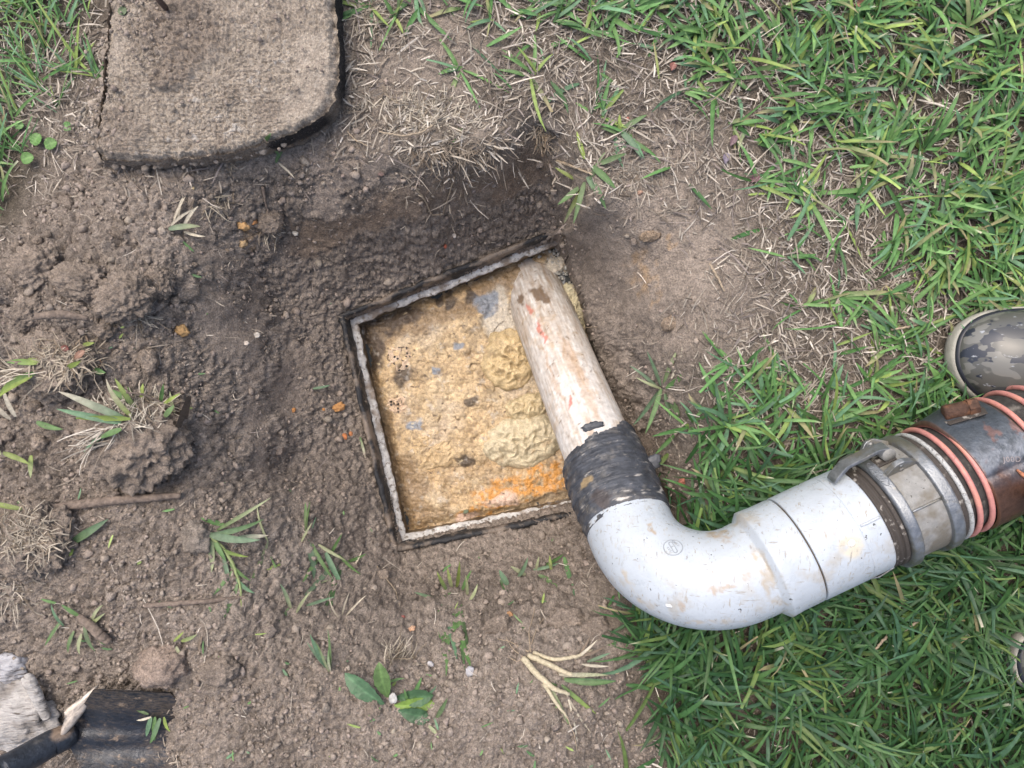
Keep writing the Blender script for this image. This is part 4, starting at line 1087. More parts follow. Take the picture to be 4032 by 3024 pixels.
# ------------------------------------------------------------------ rubber boots of the person standing at the right
CAMO = bpy.data.materials.new('camouflage_rubber'); CAMO.use_nodes = True
t = CAMO.node_tree; N_ = t.nodes; L_ = t.links; p_ = N_['Principled BSDF']; tcx = N_.new('ShaderNodeTexCoord')
mp = N_.new('ShaderNodeMapping'); mp.inputs['Scale'].default_value = (20, 44, 30); mp.inputs['Rotation'].default_value = (0, 0, -.75); L_.new(tcx.outputs['Object'], mp.inputs[0])
def cn(off, sc, det):
    n = N_.new('ShaderNodeTexNoise'); n.noise_dimensions = '4D'; n.inputs['W'].default_value = off; n.inputs['Scale'].default_value = sc; n.inputs['Detail'].default_value = det; L_.new(mp.outputs[0], n.inputs['Vector']); return n.outputs['Fac']
def cmix(a, fac_src, lo, hi, c):
    r = N_.new('ShaderNodeMapRange'); r.inputs['From Min'].default_value = lo; r.inputs['From Max'].default_value = hi; L_.new(fac_src, r.inputs['Value'])
    m = N_.new('ShaderNodeMix'); m.data_type = 'RGBA'; L_.new(r.outputs[0], m.inputs['Factor']); L_.new(a, m.inputs['A']); m.inputs['B'].default_value = (*c, 1); return m.outputs['Result']
r0 = N_.new('ShaderNodeRGB'); r0.outputs[0].default_value = (.085, .086, .080, 1)
c_ = cmix(r0.outputs[0], cn(1.0, 1.0, 2), .53, .545, (.150, .150, .138)); c_ = cmix(c_, cn(5.0, 1.1, 3), .53, .545, (.020, .025, .038)); c_ = cmix(c_, cn(9.0, .8, 2), .62, .635, (.05, .052, .055))
c_ = cmix(c_, cn(13.0, 4.5, 4), .64, .72, (.30, .32, .35))
L_.new(c_, p_.inputs['Base Color']); p_.inputs['Roughness'].default_value = .33; p_.inputs['Coat Weight'].default_value = .25; p_.inputs['Coat Roughness'].default_value = .25
WELT = M('beige_rubber', (.36, .345, .30), .6, layers=[('mul', 60, 4, .8, 1.12), (120, 4, (.20, .18, .145), .62, .74)], bumps=[(260, .0008, 3)])
BLK = M('black_rubber_line', (.015, .017, .024), .4)
def boot(toe, ang, mirror, label, Lf=.30, hw=.061):
    f = np.array([math.cos(ang), math.sin(ang), 0]); s = np.cross(UP, f) * mirror          # f: toe direction
    root = thing('rubber_boot', (*(toe - f * .15)[:2], 0), label, 'boot', 'camouflage boots of the person at the right')
    def outline(n=140, grow=0.0):
        P = []
        for a in np.linspace(0, 2 * PI, n, endpoint=False):
            ca_, sa_ = math.cos(a), math.sin(a)
            x = (abs(ca_) ** .80) * math.copysign(1, ca_); y = (abs(sa_) ** .88) * math.copysign(1, sa_)
            wdt = hw * (1.0 if x > 0 else 1 - .20 * abs(x) ** 1.3)
            P.append((-Lf / 2 + x * (Lf / 2 + grow), y * (wdt + grow) + (.010 * max(0, x) ** 2 - .004 * x)))
        return P
    def loop(grow, z): return np.array([np.array([toe[0], toe[1], 0]) + f * a + s * b + UP * z for a, b in outline(140, grow)])
    rows = [loop(-.030, .004), loop(-.001, .004), loop(.004, .008), loop(.0055, .016), loop(.0055, .026), loop(.004, .0305), loop(.001, .032), loop(-.010, .032)]
    obj('sole', np.concatenate(rows), grid_faces(len(rows), 140, True), WELT, root)
    rows = [loop(.0030, .030), loop(.0025, .034), loop(-.001, .0365), loop(-.006, .036)]
    obj('foxing_line', np.concatenate(rows), grid_faces(len(rows), 140, True), BLK, root)
    rows = []
    for k in np.linspace(0, 1, 40):
        g = -.062 * (1 - math.cos(k * PI / 2)) ** .9; base = loop(g, 0)
        a = (base - np.array([toe[0], toe[1], 0])) @ f                                     # 0 at toe, negative behind
        top = np.interp(-a, [0, .03, .07, .12, .16, .20, .24, .32], [.040, .052, .062, .085, .112, .140, .150, .150])
        base[:, 2] = .033 + (top - .012) * math.sin(k * PI / 2) ** .85; rows.append(base)
    uv = np.concatenate(rows)
    obj('upper', uv, grid_faces(40, 140, True), CAMO, root)
    c = toe - f * .225; sh = []
    for zz, ra, rb_ in [(.06, .070, .050), (.12, .068, .050), (.17, .060, .050), (.24, .060, .054), (.30, .062, .058), (.36, .064, .062), (.40, .066, .064), (.402, .062, .060), (.30, .056, .052)]:
        sh.append(np.array([np.array([c[0], c[1], zz]) + f * (ra * math.cos(a) + .004) + s * rb_ * math.sin(a) for a in np.linspace(0, 2 * PI, 72, endpoint=False)]))
    obj('shaft', np.concatenate(sh), grid_faces(len(sh), 72, True), CAMO, root)
    return root
boot(W(3766, 1392, .030), PI - math.radians(7), -1, 'scuffed camouflage rubber boot with beige sole beside the vacuum hose', hw=.074)
boot(W(4008, 2610, .030), PI + math.radians(8), 1, 'second camouflage boot, only its beige toe edge showing at the lawn margin', hw=.064)

# ------------------------------------------------------------------ turf clods and soil clods
def soilcol(v, seed, base=(.255, .211, .173)):
    k = fbm(v, 35, 3, .6, seed); c = np.tile(np.array(base), (len(v), 1)) * (1 + .5 * k)[:, None]
    return c
GRP_C = 'loose soil clods on the spoil heap'
def clod(px, py, size, rot, seed, label, base=(.255, .211, .173), sub=5, rough=.42, crumb=.34, lift=0.0, name='soil_clod', cat='soil clod', group=GRP_C):
    c = G(px, py, lift); v, f = lump(c, size, rot, sub, rough, 1.6, seed, crumb)
    return obj(name, v, f, SOIL, col=soilcol(v, seed, base), label=label, cat=cat, group=group, loc=tuple(c))
clod(500,1170,(.036,.030,.024),.4,2.0,'big crumbly soil clod left of the pit with straw on its right',lift=.006)
clod(330,1110,(.038,.024,.020),-.2,5.0,'wide crumbly clod at the top of the left heap',lift=.004)
clod(150,1060,(.034,.028,.022),.5,7.0,'soil clod near the picture edge below the green grass',lift=.004)
clod(620,1120,(.020,.022,.016),.1,9.0,'tall clod between the big crumbly clod and the smeared clay')
clod(120,1230,(.026,.020,.016),.9,12.0,'clod above the dry straw turf')
clod(590,1420,(.012,.016,.012),.3,14.0,'single brown lump in the hollow right of the dry turf',sub=4,lift=.004)
clod(2640,1275,(.013,.011,.008),.5,17.0,'tan clod on the bare soil right of the pipe',base=(.30,.235,.175),sub=4)
clod(2560,930,(.014,.008,.007),.2,21.0,'flat tan clod at the top of the right pit ledge',base=(.30,.23,.165),sub=4)
clod(2175,485,(.020,.012,.006),-.7,23.0,'smooth grey clay slab at the pit corner',base=(.235,.205,.180),rough=.2,crumb=.02,sub=4,lift=.002)
clod(770,2120,(.020,.024,.014),.2,27.0,'grey clod with hair roots beside the green runner',base=(.26,.225,.19),sub=4)
clod(1060,870,(.020,.022,.014),.2,29.0,'clod standing on the slope below the lid',sub=4,lift=.003)
clod(640,2620,(.034,.026,.020),.2,31.0,'rounded reddish brown clod above the shovel blade',base=(.31,.245,.20),sub=4,lift=.004)
clod(860,2640,(.026,.018,.015),.1,33.0,'flat clod right of the reddish clod',sub=4)
clod(2420,2330,(.010,.010,.008),.1,35.0,'round soil ball under the elbow edge',sub=3)
clod(1500,2270,(.014,.010,.008),.6,37.0,'dark clod on the slope below the rim',sub=3)
clod(2580,560,(.010,.008,.005),.6,39.0,'flat grey lump among the dry grass above the bare patch',base=(.28,.24,.2),sub=3)
clod(1385,2235,(.012,.009,.008),.6,41.0,'small round lump near the lower left rim corner',sub=3)
clod(2350,2480,(.020,.020,.012),.6,43.0,'crumbly lump at the edge of the lower lawn',sub=4)
clod(1960,2470,(.022,.016,.014),.6,45.0,'cracked lump above the uprooted grass clump',sub=4)
clod(2230,2440,(.026,.018,.014),.1,47.0,'wide cracked clod right of the pale root hair',sub=4)

def turf(px, py, size, rot, seed, label, lift):
    c = G(px, py, lift); root = thing('turf_clod', c, label, 'turf clod', 'turf clods on the left heap')
    v, f = lump(c, size, rot, 6, .36, 1.5, seed, .24); o = obj('soil_body', v, f, SOIL, root, col=soilcol(v, seed))
    return root, c, v
tA, cA, vA = turf(240, 1430, (.058, .046, .034), .25, 4.0, 'dug turf clod matted with dry straw and two yellow green leaves', .006)
tB, cB, vB = turf(545, 1730, (.070, .066, .050), -.35, 8.0, 'largest dug turf clod with green grass blades on top and a cut right face', .010)
tC, cC, vC = turf(110, 2120, (.060, .050, .030), .1, 12.0, 'low turf clod covered in fine straw at the left edge', .0)
cutm = M('cut_soil_face', (.105, .085, .070), .8, layers=[('mul', 60, 4, .7, 1.3, (1, 6, 1))], bumps=[(60, .002, 4, (1, 6, 1))])
cf = [W(720,1560,.040), W(742,1550,.032), W(738,1740,.030), W(715,1880,.028), W(672,1905,.030), W(690,1760,.045)]

# ------------------------------------------------------------------ lawn, dead thatch, loose straw, crumbs (uncountable)
def sample(n, x0, x1, y0, y1, dens, cap=400000):
    px = rng.uniform(x0, x1, n); py = rng.uniform(y0, y1, n)
    q = np.clip(np.stack([px, py], 1), [-600, -600], [4700, 3700])
    k = rng.random(n) < dens(q, px, py)
    return px[k], py[k]
LIDP = [(440,-330),(428,-60),(400,330),(365,600),(420,640),(900,612),(1130,540),(1320,400),(1345,0),(1345,-330)]
def off_things(px, py):
    bad = in_poly(px, py, LIDP)
    bad |= in_poly(px, py, [(1352,1256),(2190,934),(2350,1400),(2500,1925),(2300,1975),(1572,2148)])
    return ~bad
p3 = lambda px, py: np.stack([px / 2800, py / 2800, np.zeros(len(px))], 1)
def clump(px, py, f=20, off=0): return fbm(p3(px, py), f, 3, .6, off)

# green blades
def dgreen(q, px, py):
    g = GREEN(q) + .38 * clump(px, py, 26, 3.0) * (1 - np.clip(GREEN(q) - .6, 0, 1))
    low_ = sstep(1500, 2000, py) * sstep(2100, 2600, px); return np.clip(g, 0, 1.15) ** 1.35 * (.78 + .30 * low_) * off_things(px, py)
px, py = sample(39000, -560, 4650, -500, 3600, dgreen)
# two thirds of the blades grow in small tufts, radiating from a shared base
ntf = len(px) // 9; ci = rng.integers(0, len(px), ntf); nt_ = ntf * 6
tx = np.repeat(px[ci], 6) + rng.normal(0, 7, nt_); ty = np.repeat(py[ci], 6) + rng.normal(0, 7, nt_)
loose_i = rng.permutation(len(px))[:len(px) - nt_]
px = np.concatenate([px[loose_i], tx]); py = np.concatenate([py[loose_i], ty])
edge_out = (px < -60) | (px > 4100) | (py < -60) | (py > 3090)
kp = ~edge_out | (rng.random(len(px)) < .55)
px, py = px[kp], py[kp]
Pb = Gn(px, py); nb = len(px)
lush = np.clip(GREEN(np.clip(np.stack([px, py], 1), [-600, -600], [4700, 3700])), 0, 1.2)
low = sstep(1500, 2000, py) * sstep(2100, 2600, px)                       # thick lawn of the lower right
tl_ = (px < 420) & (py < 1000)
az = rng.uniform(0, 2 * PI, nb) + 0
flow = 2.5 * PI * fbm(p3(px, py), 5, 2, .5, 50.0)
az = np.where(rng.random(nb) < .45, flow + rng.normal(0, .5, nb), az)
az = np.where(tl_, rng.normal(1.9, .8, nb), az)
Lb = rng.uniform(.026, .066, nb) * (1 + .25 * low) * np.where(rng.random(nb) < .16, 1.45, 1)
Wb = rng.uniform(.0030, .0074, nb)
Wb = np.where(tl_, Wb * .62, Wb); Lb = np.where(tl_, Lb * 1.25, Lb)
e0 = rng.uniform(.15, .9, nb) * (.55 + .5 * np.clip(lush, 0, 1)); e1 = e0 - rng.uniform(.3, 1.1, nb)
Pb[:, 2] += rng.uniform(.0, .012, nb) * np.clip(lush, 0, 1)
gv, gf_ = ribbons(Pb, az, e0, e1, Lb, Wb, 5, .28, rng.normal(0, .35, nb), rng.normal(0, .35, nb), rng.random(nb) < .2, zmin=Pb[:, 2] + .0005)
base = np.array([[.080, .175, .055], [.120, .225, .075], [.100, .195, .105], [.195, .270, .075], [.050, .120, .040]])
pk = rng.choice(5, nb, p=[.34, .26, .18, .10, .12]); c0 = base[pk] * rng.uniform(.75, 1.3, (nb, 1))
c0 = c0 * (1.08 - .56 * low[:, None]); c0[:, 0] *= (1 - .12 * low); c1 = c0 * rng.uniform(.95, 1.35, (nb, 1))
dead = rng.random(nb) < .09 * (1 - .85 * low); c1[dead] = np.array([.30, .25, .14])
tipm = rng.random(nb) < .15 * (1 - .7 * low)
gcol = ribbon_cols(nb, 5, c0, c1, 1.15, np.array([.50, .47, .36]), tipm)
obj('lawn_grass', gv, gf_, GRASS, col=gcol, kind='stuff', label='green broad bladed lawn grass')

# dead thatch between and around the blades
def dth(q, px, py): return np.clip(THATCH(q) + .3 * clump(px, py, 30, 9.0), 0, 1) * off_things(px, py)
px, py = sample(88000, -500, 4600, -450, 3500, dth)
Pt = Gn(px, py); n_ = len(px); Pt[:, 2] += rng.uniform(.0005, .006, n_)
az = np.where(rng.random(n_) < .5, 2.5 * PI * fbm(p3(px, py), 9, 2, .5, 80.0) + rng.normal(0, .5, n_), rng.uniform(0, 2 * PI, n_))
e0 = rng.normal(.08, .22, n_)
tv_, tf_ = ribbons(Pt, az, e0, e0 - rng.uniform(0, .5, n_), rng.lognormal(math.log(.016), .5, n_), rng.uniform(.0007, .0029, n_), 2, .3, rng.normal(0, .5, n_), rng.normal(0, .5, n_), zmin=Pt[:, 2] - .001, prof=([0, .5, 1], [.8, 1, .4]))
tb = np.array([[.36, .32, .265], [.25, .215, .175], [.52, .475, .41], [.12, .098, .078], [.24, .205, .185]])
c0 = tb[rng.choice(5, n_, p=[.30, .27, .13, .20, .10])] * rng.uniform(.75, 1.25, (n_, 1))
obj('dead_thatch', tv_, tf_, STRAW, col=ribbon_cols(n_, 2, c0, c0 * 1.1, 1.0), kind='stuff', label='dead straw coloured thatch among the grass')

# wiry dry straw heaps: fine pale stems standing out of the pit lip and the turf clods
def straw_patch(px, py, rx, ry, n, L, parent=None, name='straw_tuft', label=None, cat=None, group=None, azm=None, colb=(.43, .385, .31), wd=(.0008, .0020), up=(.05, .5), kind=None, zf=None):
    qx = px + rng.normal(0, .45, n) * rx; qy = py + rng.normal(0, .45, n) * ry
    P = Gn(qx, qy) if zf is None else zf(qx, qy)
    a = rng.uniform(0, 2 * PI, n) if azm is None else rng.normal(azm[0], azm[1], n)
    e = rng.uniform(*up, n)
    v, f = ribbons(P, a, e, e - rng.uniform(.1, .9, n), L * rng.uniform(.5, 1.3, n), rng.uniform(*wd, n), 4, .3, rng.normal(0, .5, n), prof=([0, .5, 1], [1, .9, .5]))
    c = np.array(colb) * rng.uniform(.5, 1.25, (n, 1)); c = np.where(rng.random((n, 1)) < .25, c * np.array([.55, .5, .45]), c)
    return obj(name, v, f, STRAW, parent, col=ribbon_cols(n, 4, c, c * 1.1, 1), label=label, cat=cat, group=group, kind=kind, loc=None if parent else tuple(G(px, py)))
SG = 'dry straw tufts'
straw_patch(1660,450,180,90,300,.022,label='large pale dry straw tuft above the pit lip',cat='straw tuft',group=SG,azm=(1.3,1.0))
straw_patch(1760,590,180,60,240,.019,label='dark straw fringe hanging over the pit wall',cat='straw tuft',group=SG,azm=(-1.2,.9),colb=(.24,.20,.155),up=(-.2,.5))
straw_patch(1570,2590,60,50,46,.034,label='pale straw tuft standing above the broad leaved weed',cat='straw tuft',group=SG,azm=(1.1,.5),up=(.3,1.0))
straw_patch(900,640,60,30,40,.02,label='short straw remains on the slope under the lid edge',cat='straw tuft',group=SG,colb=(.3,.26,.2),up=(0,.4))
straw_patch(2130,540,30,60,50,.018,label='shredded straw strip at the upper pit corner',cat='straw tuft',group=SG,azm=(-1.4,.6),colb=(.42,.34,.25),up=(-.3,.4))
straw_patch(2480,690,150,100,170,.018,label='grey straw mat at the right of the pit corner',cat='straw tuft',group=SG,colb=(.30,.265,.22),up=(0,.4))
straw_patch(640,2990,60,50,70,.018,label='frayed straw scraps right of the shovel blade',cat='straw tuft',group=SG,colb=(.36,.31,.25),up=(0,.5))
straw_patch(1060,900,40,40,26,.024,label='loose straw on the clod below the lid',cat='straw tuft',group=SG,azm=(-1.0,.6),up=(0,.6))
straw_patch(850,800,80,40,46,.024,label='straw wisps left of the clod below the lid',cat='straw tuft',group=SG,colb=(.36,.32,.25),up=(0,.5))
straw_patch(560,1250,46,30,30,.024,label='straw wisps on the right of the big crumbly clod',cat='straw tuft',group=SG,up=(0,.5))
straw_patch(1470,60,110,60,120,.026,label='sparse straw tuft at the top edge beside the lid',cat='straw tuft',group=SG,colb=(.38,.34,.27),up=(0,.5))
straw_patch(60,2350,80,60,60,.026,label='fine straw spread above the grey wood knot',cat='straw tuft',group=SG,colb=(.38,.34,.28),up=(0,.4))
def top_of(verts):
    """points on the upper surface of a clod near given photo pixels"""
    vx, vy = photo(verts); upk = verts[:, 2] > np.median(verts[:, 2])
    def zf(qx, qy):
        out = []
        for a, b in zip(qx, qy):
            d2 = (vx - a) ** 2 + (vy - b) ** 2 + np.where(upk, 0, 1e6); out.append(verts[np.argmin(d2)])
        return np.array(out)
    return zf
zA, zB, zC = top_of(vA), top_of(vB), top_of(vC)
straw_patch(250,1420,160,100,420,.017,tA,'dry_straw',zf=zA,kind='stuff',up=(-.1,.5),colb=(.36,.31,.24))
straw_patch(90,1470,90,50,40,.040,tA,'dry_straw',zf=zA,kind='stuff',up=(-.1,.3),azm=(3.0,.6))
straw_patch(520,1620,150,80,300,.020,tB,'dry_straw',zf=zB,kind='stuff',up=(-.1,.4),colb=(.44,.40,.33))
straw_patch(620,1560,110,50,80,.022,tB,'dry_straw',zf=zB,kind='stuff',up=(0,.5))
straw_patch(420,1700,60,60,60,.045,tB,'dry_straw',zf=zB,kind='stuff',azm=(3.7,.5),up=(0,.5),colb=(.46,.42,.36))
straw_patch(110,2110,160,120,420,.018,tC,'dry_straw',zf=zC,kind='stuff',up=(0,.4),colb=(.36,.315,.25))

# loose straw bits and root hairs everywhere on the bare soil
def dbits(q, px, py): return (.35 + .65 * (clump(px, py, 12, 21.0) > .05)) * (1 - np.clip(GREEN(q), 0, 1)) * off_things(px, py)
px, py = sample(2600, -200, 2900, -200, 3200, dbits)
Ps = Gn(px, py); n_ = len(px); Ps[:, 2] += .0035
e0 = rng.normal(.05, .3, n_)
v, f = ribbons(Ps, rng.uniform(0, 2 * PI, n_), e0, e0 - rng.uniform(0, .8, n_), rng.lognormal(math.log(.013), .6, n_), rng.uniform(.0005, .0016, n_), 4, .3, rng.normal(0, .9, n_), prof=([0, .5, 1], [.8, 1, .5]))
c0 = tb[rng.choice(5, n_, p=[.25, .30, .15, .20, .10])] * rng.uniform(.8, 1.3, (n_, 1))
obj('straw_bits', v, f, STRAW, col=ribbon_cols(n_, 4, c0, c0, 1.0), kind='stuff', label='loose straw bits and root hairs on the soil')

# green snips on the soil
px, py = sample(330, 300, 2600, 900, 3020, lambda q, a, b: np.where((b > 1900) | (a < 900), .55, .05) * off_things(a, b))
Ps = Gn(px, py); n_ = len(px); Ps[:, 2] += .003; e0 = rng.normal(.1, .3, n_)
v, f = ribbons(Ps, rng.uniform(0, 2 * PI, n_), e0, e0 - .4, rng.uniform(.006, .022, n_), rng.uniform(.0018, .0042, n_), 4, .3, rng.normal(0, .4, n_))
c0 = base[rng.choice(5, n_)] * rng.uniform(.9, 1.6, (n_, 1)) + np.array([.03, .02, .025])
obj('grass_snips', v, f, GRASS, col=ribbon_cols(n_, 4, c0, c0), kind='stuff', label='cut grass snips scattered on the soil')

# soil crumbs
def crumbs(n, dens, rad, sg, x0=-250, x1=4250, y0=-200, y1=3250, colr_=(.270, .228, .192), zfun=None, sub=1, lim=.009):
    px, py = sample(n, x0, x1, y0, y1, dens)
    P = Gn(px, py); k = len(px)
    if zfun is not None: P[:, 2] = zfun(P[:, 0], P[:, 1])
    iv, if0 = ico(sub)
    r = np.minimum(rng.lognormal(math.log(rad), sg, k), lim); sq = rng.uniform(.6, 1.15, (k, 1, 3))
    jit = 1 + .30 * rng.normal(size=(k, len(iv), 1)) * (1 if sub == 1 else .8)
    P[:, 2] += r * .25
    th_ = rng.uniform(0, 2 * PI, k); ct, st_ = np.cos(th_)[:, None], np.sin(th_)[:, None]
    B_ = iv[None] * np.clip(jit, .55, 1.5) * sq
    Bx = B_[..., 0] * ct - B_[..., 1] * st_; By = B_[..., 0] * st_ + B_[..., 1] * ct
    V = P[:, None] + np.stack([Bx, By, B_[..., 2] * .85], -1) * r[:, None, None]
    F = if0[None] + (np.arange(k) * len(iv))[:, None, None]
    c = np.array(colr_) * rng.uniform(.78, 1.22, (k, 1)) * (1 + rng.normal(0, .010, (k, 3)))
    return V.reshape(-1, 3), F.reshape(-1, 3), np.repeat(c, len(iv), 0)
def loose_d(q, px, py):
    g = np.clip(GREEN(q), 0, 1); t_ = np.clip(THATCH(q), 0, 1)
    sm = blob(px, py, [(800,1010,95,65,10),(850,1240,110,90,70),(900,1330,70,110,0),(1420,690,130,60,-20),(1280,780,90,50,-30),(2560,1060,110,200,20),(2700,1000,130,190,0),(1650,830,380,110,-18),(2000,680,160,100,-18),(990,1450,36,340,4),(1150,1500,60,160,4),(2480,2480,110,90,20)])
    br = blob(px, py, [(2700,950,420,480,0),(1650,200,320,220,0)])
    return np.clip(1.05 - 1.1 * t_ - 1.2 * g, 0, 1) * (1 - .85 * sm) * (1 - .8 * br) * off_things(px, py) * (.30 + .9 * sstep(-.35, .35, clump(px, py, 9, 61.0)))
c1_ = crumbs(42000, loose_d, .0018, .50)
obj('soil_crumbs', c1_[0], c1_[1], SOIL_SMOOTH, col=c1_[2], kind='stuff', label='loose brown soil crumbs of the spoil heap')
c3_ = crumbs(320, lambda q, a, b: loose_d(q, a, b) * (.15 + .85 * (clump(a, b, 8, 33.0) > .08)), 0.0050, .32, sub=2, lim=.012)
obj('soil_lumps', c3_[0], c3_[1], SOIL, col=c3_[2], kind='stuff', label='bigger soil lumps of the spoil heap')
c2_ = crumbs(2600, lambda q, a, b: in_poly(a, b, LIDP) * (.10 + .8 * blob(a, b, [(720,120,200,170,20),(470,520,130,140,0),(690,300,90,90,0)])) * (b > -150), .0020, .35, 360, 1360, -200, 660, zfun=lambda x, y: np.full(len(x), LZ + .002) + .004, lim=.005)
obj('lid_crumbs', c2_[0], c2_[1], SOIL_SMOOTH, col=c2_[2], kind='stuff', label='soil crumbs lying on the concrete lid')

# rubble of broken clods on the left heap: joined, nobody could count it
def rub_d(q, px, py): return np.maximum(blob(px, py, [(330,1120,380,260,10),(120,1650,200,380,0),(560,960,260,120,0),(250,860,160,90,0),(380,2050,330,140,0)]) * .9, blob(px, py, [(1700,2750,700,220,0),(2200,2480,240,120,0)]) * .22) * off_things(px, py)
px, py = sample(420, -150, 2500, 650, 3000, rub_d); Pr = Gn(px, py); parts = []; cols = []
for i in range(len(px)):
    r = min(.020, rng.lognormal(math.log(.0078), .42)); sd_ = rng.uniform(0, 90)
    v, f = lump(Pr[i] + np.array([0, 0, r * .2]), (r * rng.uniform(.8, 1.2), r * rng.uniform(.7, 1.1), r * rng.uniform(.6, .9)), rng.uniform(0, 6), 4 if r > .011 else 3, .55, 1.8, sd_, .30)
    parts.append((v, f)); cols.append(np.tile(np.array([.262, .216, .176]) * rng.uniform(.75, 1.2), (len(v), 1)) * (1 + .5 * fbm(v, 45, 3, .6, sd_))[:, None])
rv, rf = join(*parts)
obj('soil_rubble', rv, rf, SOIL, col=np.concatenate(cols), kind='stuff', label='rubble of broken soil clods on the left heap')

# crumbs and dirt clinging round the lid's edge
px, py = [], []
for i in range(len(LIDP)):
    a, b = np.array(LIDP[i]), np.array(LIDP[(i + 1) % len(LIDP)]); n_ = int(np.linalg.norm(b - a) / 4)
    u_ = rng.random(n_); px += list(a[0] + (b[0] - a[0]) * u_ + rng.normal(4, 14, n_)); py += list(a[1] + (b[1] - a[1]) * u_ + rng.normal(-8, 14, n_))
px, py = np.array(px), np.array(py); k_ = (px < 1150) & (py > 100); px, py = px[k_], py[k_]
Pe = np.stack([(px - 2016) / FPX * .96, (1512 - py) / FPX * .96, np.full(len(px), .036)], 1); parts = []; cols = []
for i in range(len(px)):
    r = min(.007, rng.lognormal(math.log(.0030), .45)); v, f = lump(Pe[i], (r, r * .9, r * .8), rng.uniform(0, 6), 2, .6, 1.8, rng.uniform(0, 90), .2)
    parts.append((v, f)); cols.append(np.tile(np.array([.30, .255, .212]) * rng.uniform(.75, 1.15), (len(v), 1)))
ev_, ef_ = join(*parts)
obj('edge_dirt', ev_, ef_, SOIL_SMOOTH, lid, col=np.concatenate(cols), kind='stuff')

# ------------------------------------------------------------------ small things one can point to
DUST = np.array([.20, .17, .14])
CG = {'g': (.085, .19, .055), 'b': (.105, .205, .115), 'd': (.050, .115, .040), 'y': (.24, .33, .07), 'p': (.30, .34, .19), 's': (.44, .40, .31), 'w': (.52, .48, .38), 'k': (.17, .13, .095)}
def one_blade(p, azd, L, Wd, e0, e1, bend, ck, parent, name='grass_blade', ck2=None, nseg=7):
    dm = rng.uniform(.08, .42)
    c0 = (np.array([CG[ck]]) * (1 - dm) + DUST * dm) * rng.uniform(.8, 1.1); c1 = (np.array([CG[ck2 or ck]]) * (1 - dm * .6) + DUST * dm * .6) * rng.uniform(.85, 1.2)
    v, f = ribbons(np.array([p]), math.radians(azd), e0, e1, L, Wd, nseg, .28, bend, rng.normal(0, .3))
    zm = Hl(v[:, 0], v[:, 1]) + .0012
    v[:, 2] = np.maximum(v[:, 2], zm)
    return obj(name, v, f, GRASS if ck not in 'swk' else STRAW, parent, col=ribbon_cols(1, nseg, c0, c1, 1.15))
GT = 'grass tufts on the dug soil'
def tuft(px, py, label, blades, name='grass_tuft', cat='grass tuft', group=GT, lift=.002):
    """blades: (dx, dy, azimuth deg, length px, width px, lift angle, colour key[, tip key[, bend]]) all in photo pixels"""
    c = G(px, py, lift); root = thing(name, c, label, cat, group)
    for b in blades:
        dx, dy, a, L, w, e, ck = b[:7]; ck2 = b[7] if len(b) > 7 else None; bd = b[8] if len(b) > 8 else rng.normal(0, .25)
        p = G(px + dx, py + dy, lift + .003); s = (CAM_H - p[2]) / FPX
        one_blade(p, a, L * s / max(.5, math.cos(e * .5)), w * s, e, e - .7, bd, ck, root, ck2=ck2)
    return root
def stem(pts, r, mat, parent, name='stem', seg=8, col=None):
    P = np.array(pts); n = len(P); t = np.linspace(0, n - 1, n * 6)
    Q_ = np.stack([np.interp(t, np.arange(n), P[:, k]) for k in range(3)], 1)
    for _ in range(3): Q_[1:-1] = (Q_[:-2] + Q_[1:-1] * 2 + Q_[2:]) / 4
    Q_[1:-1] += rng.normal(0, .00025, Q_[1:-1].shape)
    rr = np.interp(np.linspace(0, 1, len(Q_)), np.linspace(0, 1, len(np.atleast_1d(r))), np.atleast_1d(r)) if np.ndim(r) else np.full(len(Q_), r)
    v, f = tube(Q_, rr, seg)
    return obj(name, v, f, mat, parent, col=col if col is None else np.tile(np.array(col), (len(v), 1)))
def gp(px, py, l=.003): return G(px, py, l)

r_ = tuft(830, 2105, 'sprawling green grass runner with leaves on both sides, left below the pit', [
 (0,0,12,230,24,.35,'b','g'),(-5,-5,-8,215,30,.4,'b','b'),(5,0,-82,140,24,.3,'g','p'),(20,20,-55,95,20,.4,'g'),(40,50,-20,120,18,.3,'g','y'),(55,70,-75,110,18,.3,'b'),
 (80,110,-38,110,22,.4,'g'),(90,140,-120,90,16,.3,'g'),(105,170,-40,95,18,.4,'b'),(110,190,-100,120,18,.3,'g','d'),(120,220,-70,70,14,.3,'y'),(30,-20,30,250,16,.3,'g','p'),(110,10,5,120,22,.2,'b','w'),(60,-40,160,90,20,.3,'g')])
stem([gp(820,2100,.004), gp(890,2150,.010), gp(930,2215,.010), gp(950,2290,.006), gp(955,2345,.004)], [.0022, .0024, .0020, .0014], GRASS, r_, col=(.26, .32, .14))
tuft(1215, 2120, 'dusty grass tuft hanging down the slope at the lower left rim corner', [
 (0,0,-70,150,20,.3,'b'),(10,10,-55,170,18,.4,'g'),(-5,-40,85,110,16,.5,'p','g'),(-10,-30,75,130,14,.5,'g'),(70,50,-60,150,22,.4,'b'),(60,30,-110,120,18,.3,'g'),(110,80,-80,150,20,.4,'d'),(120,60,-40,120,16,.4,'g'),(110,90,-130,140,20,.4,'b'),(90,60,60,100,16,.5,'g'),(40,20,-30,130,14,.2,'p'),(-60,60,215,80,20,.3,'y'),(130,120,-100,130,18,.4,'d'),(150,90,20,90,16,.4,'g')])
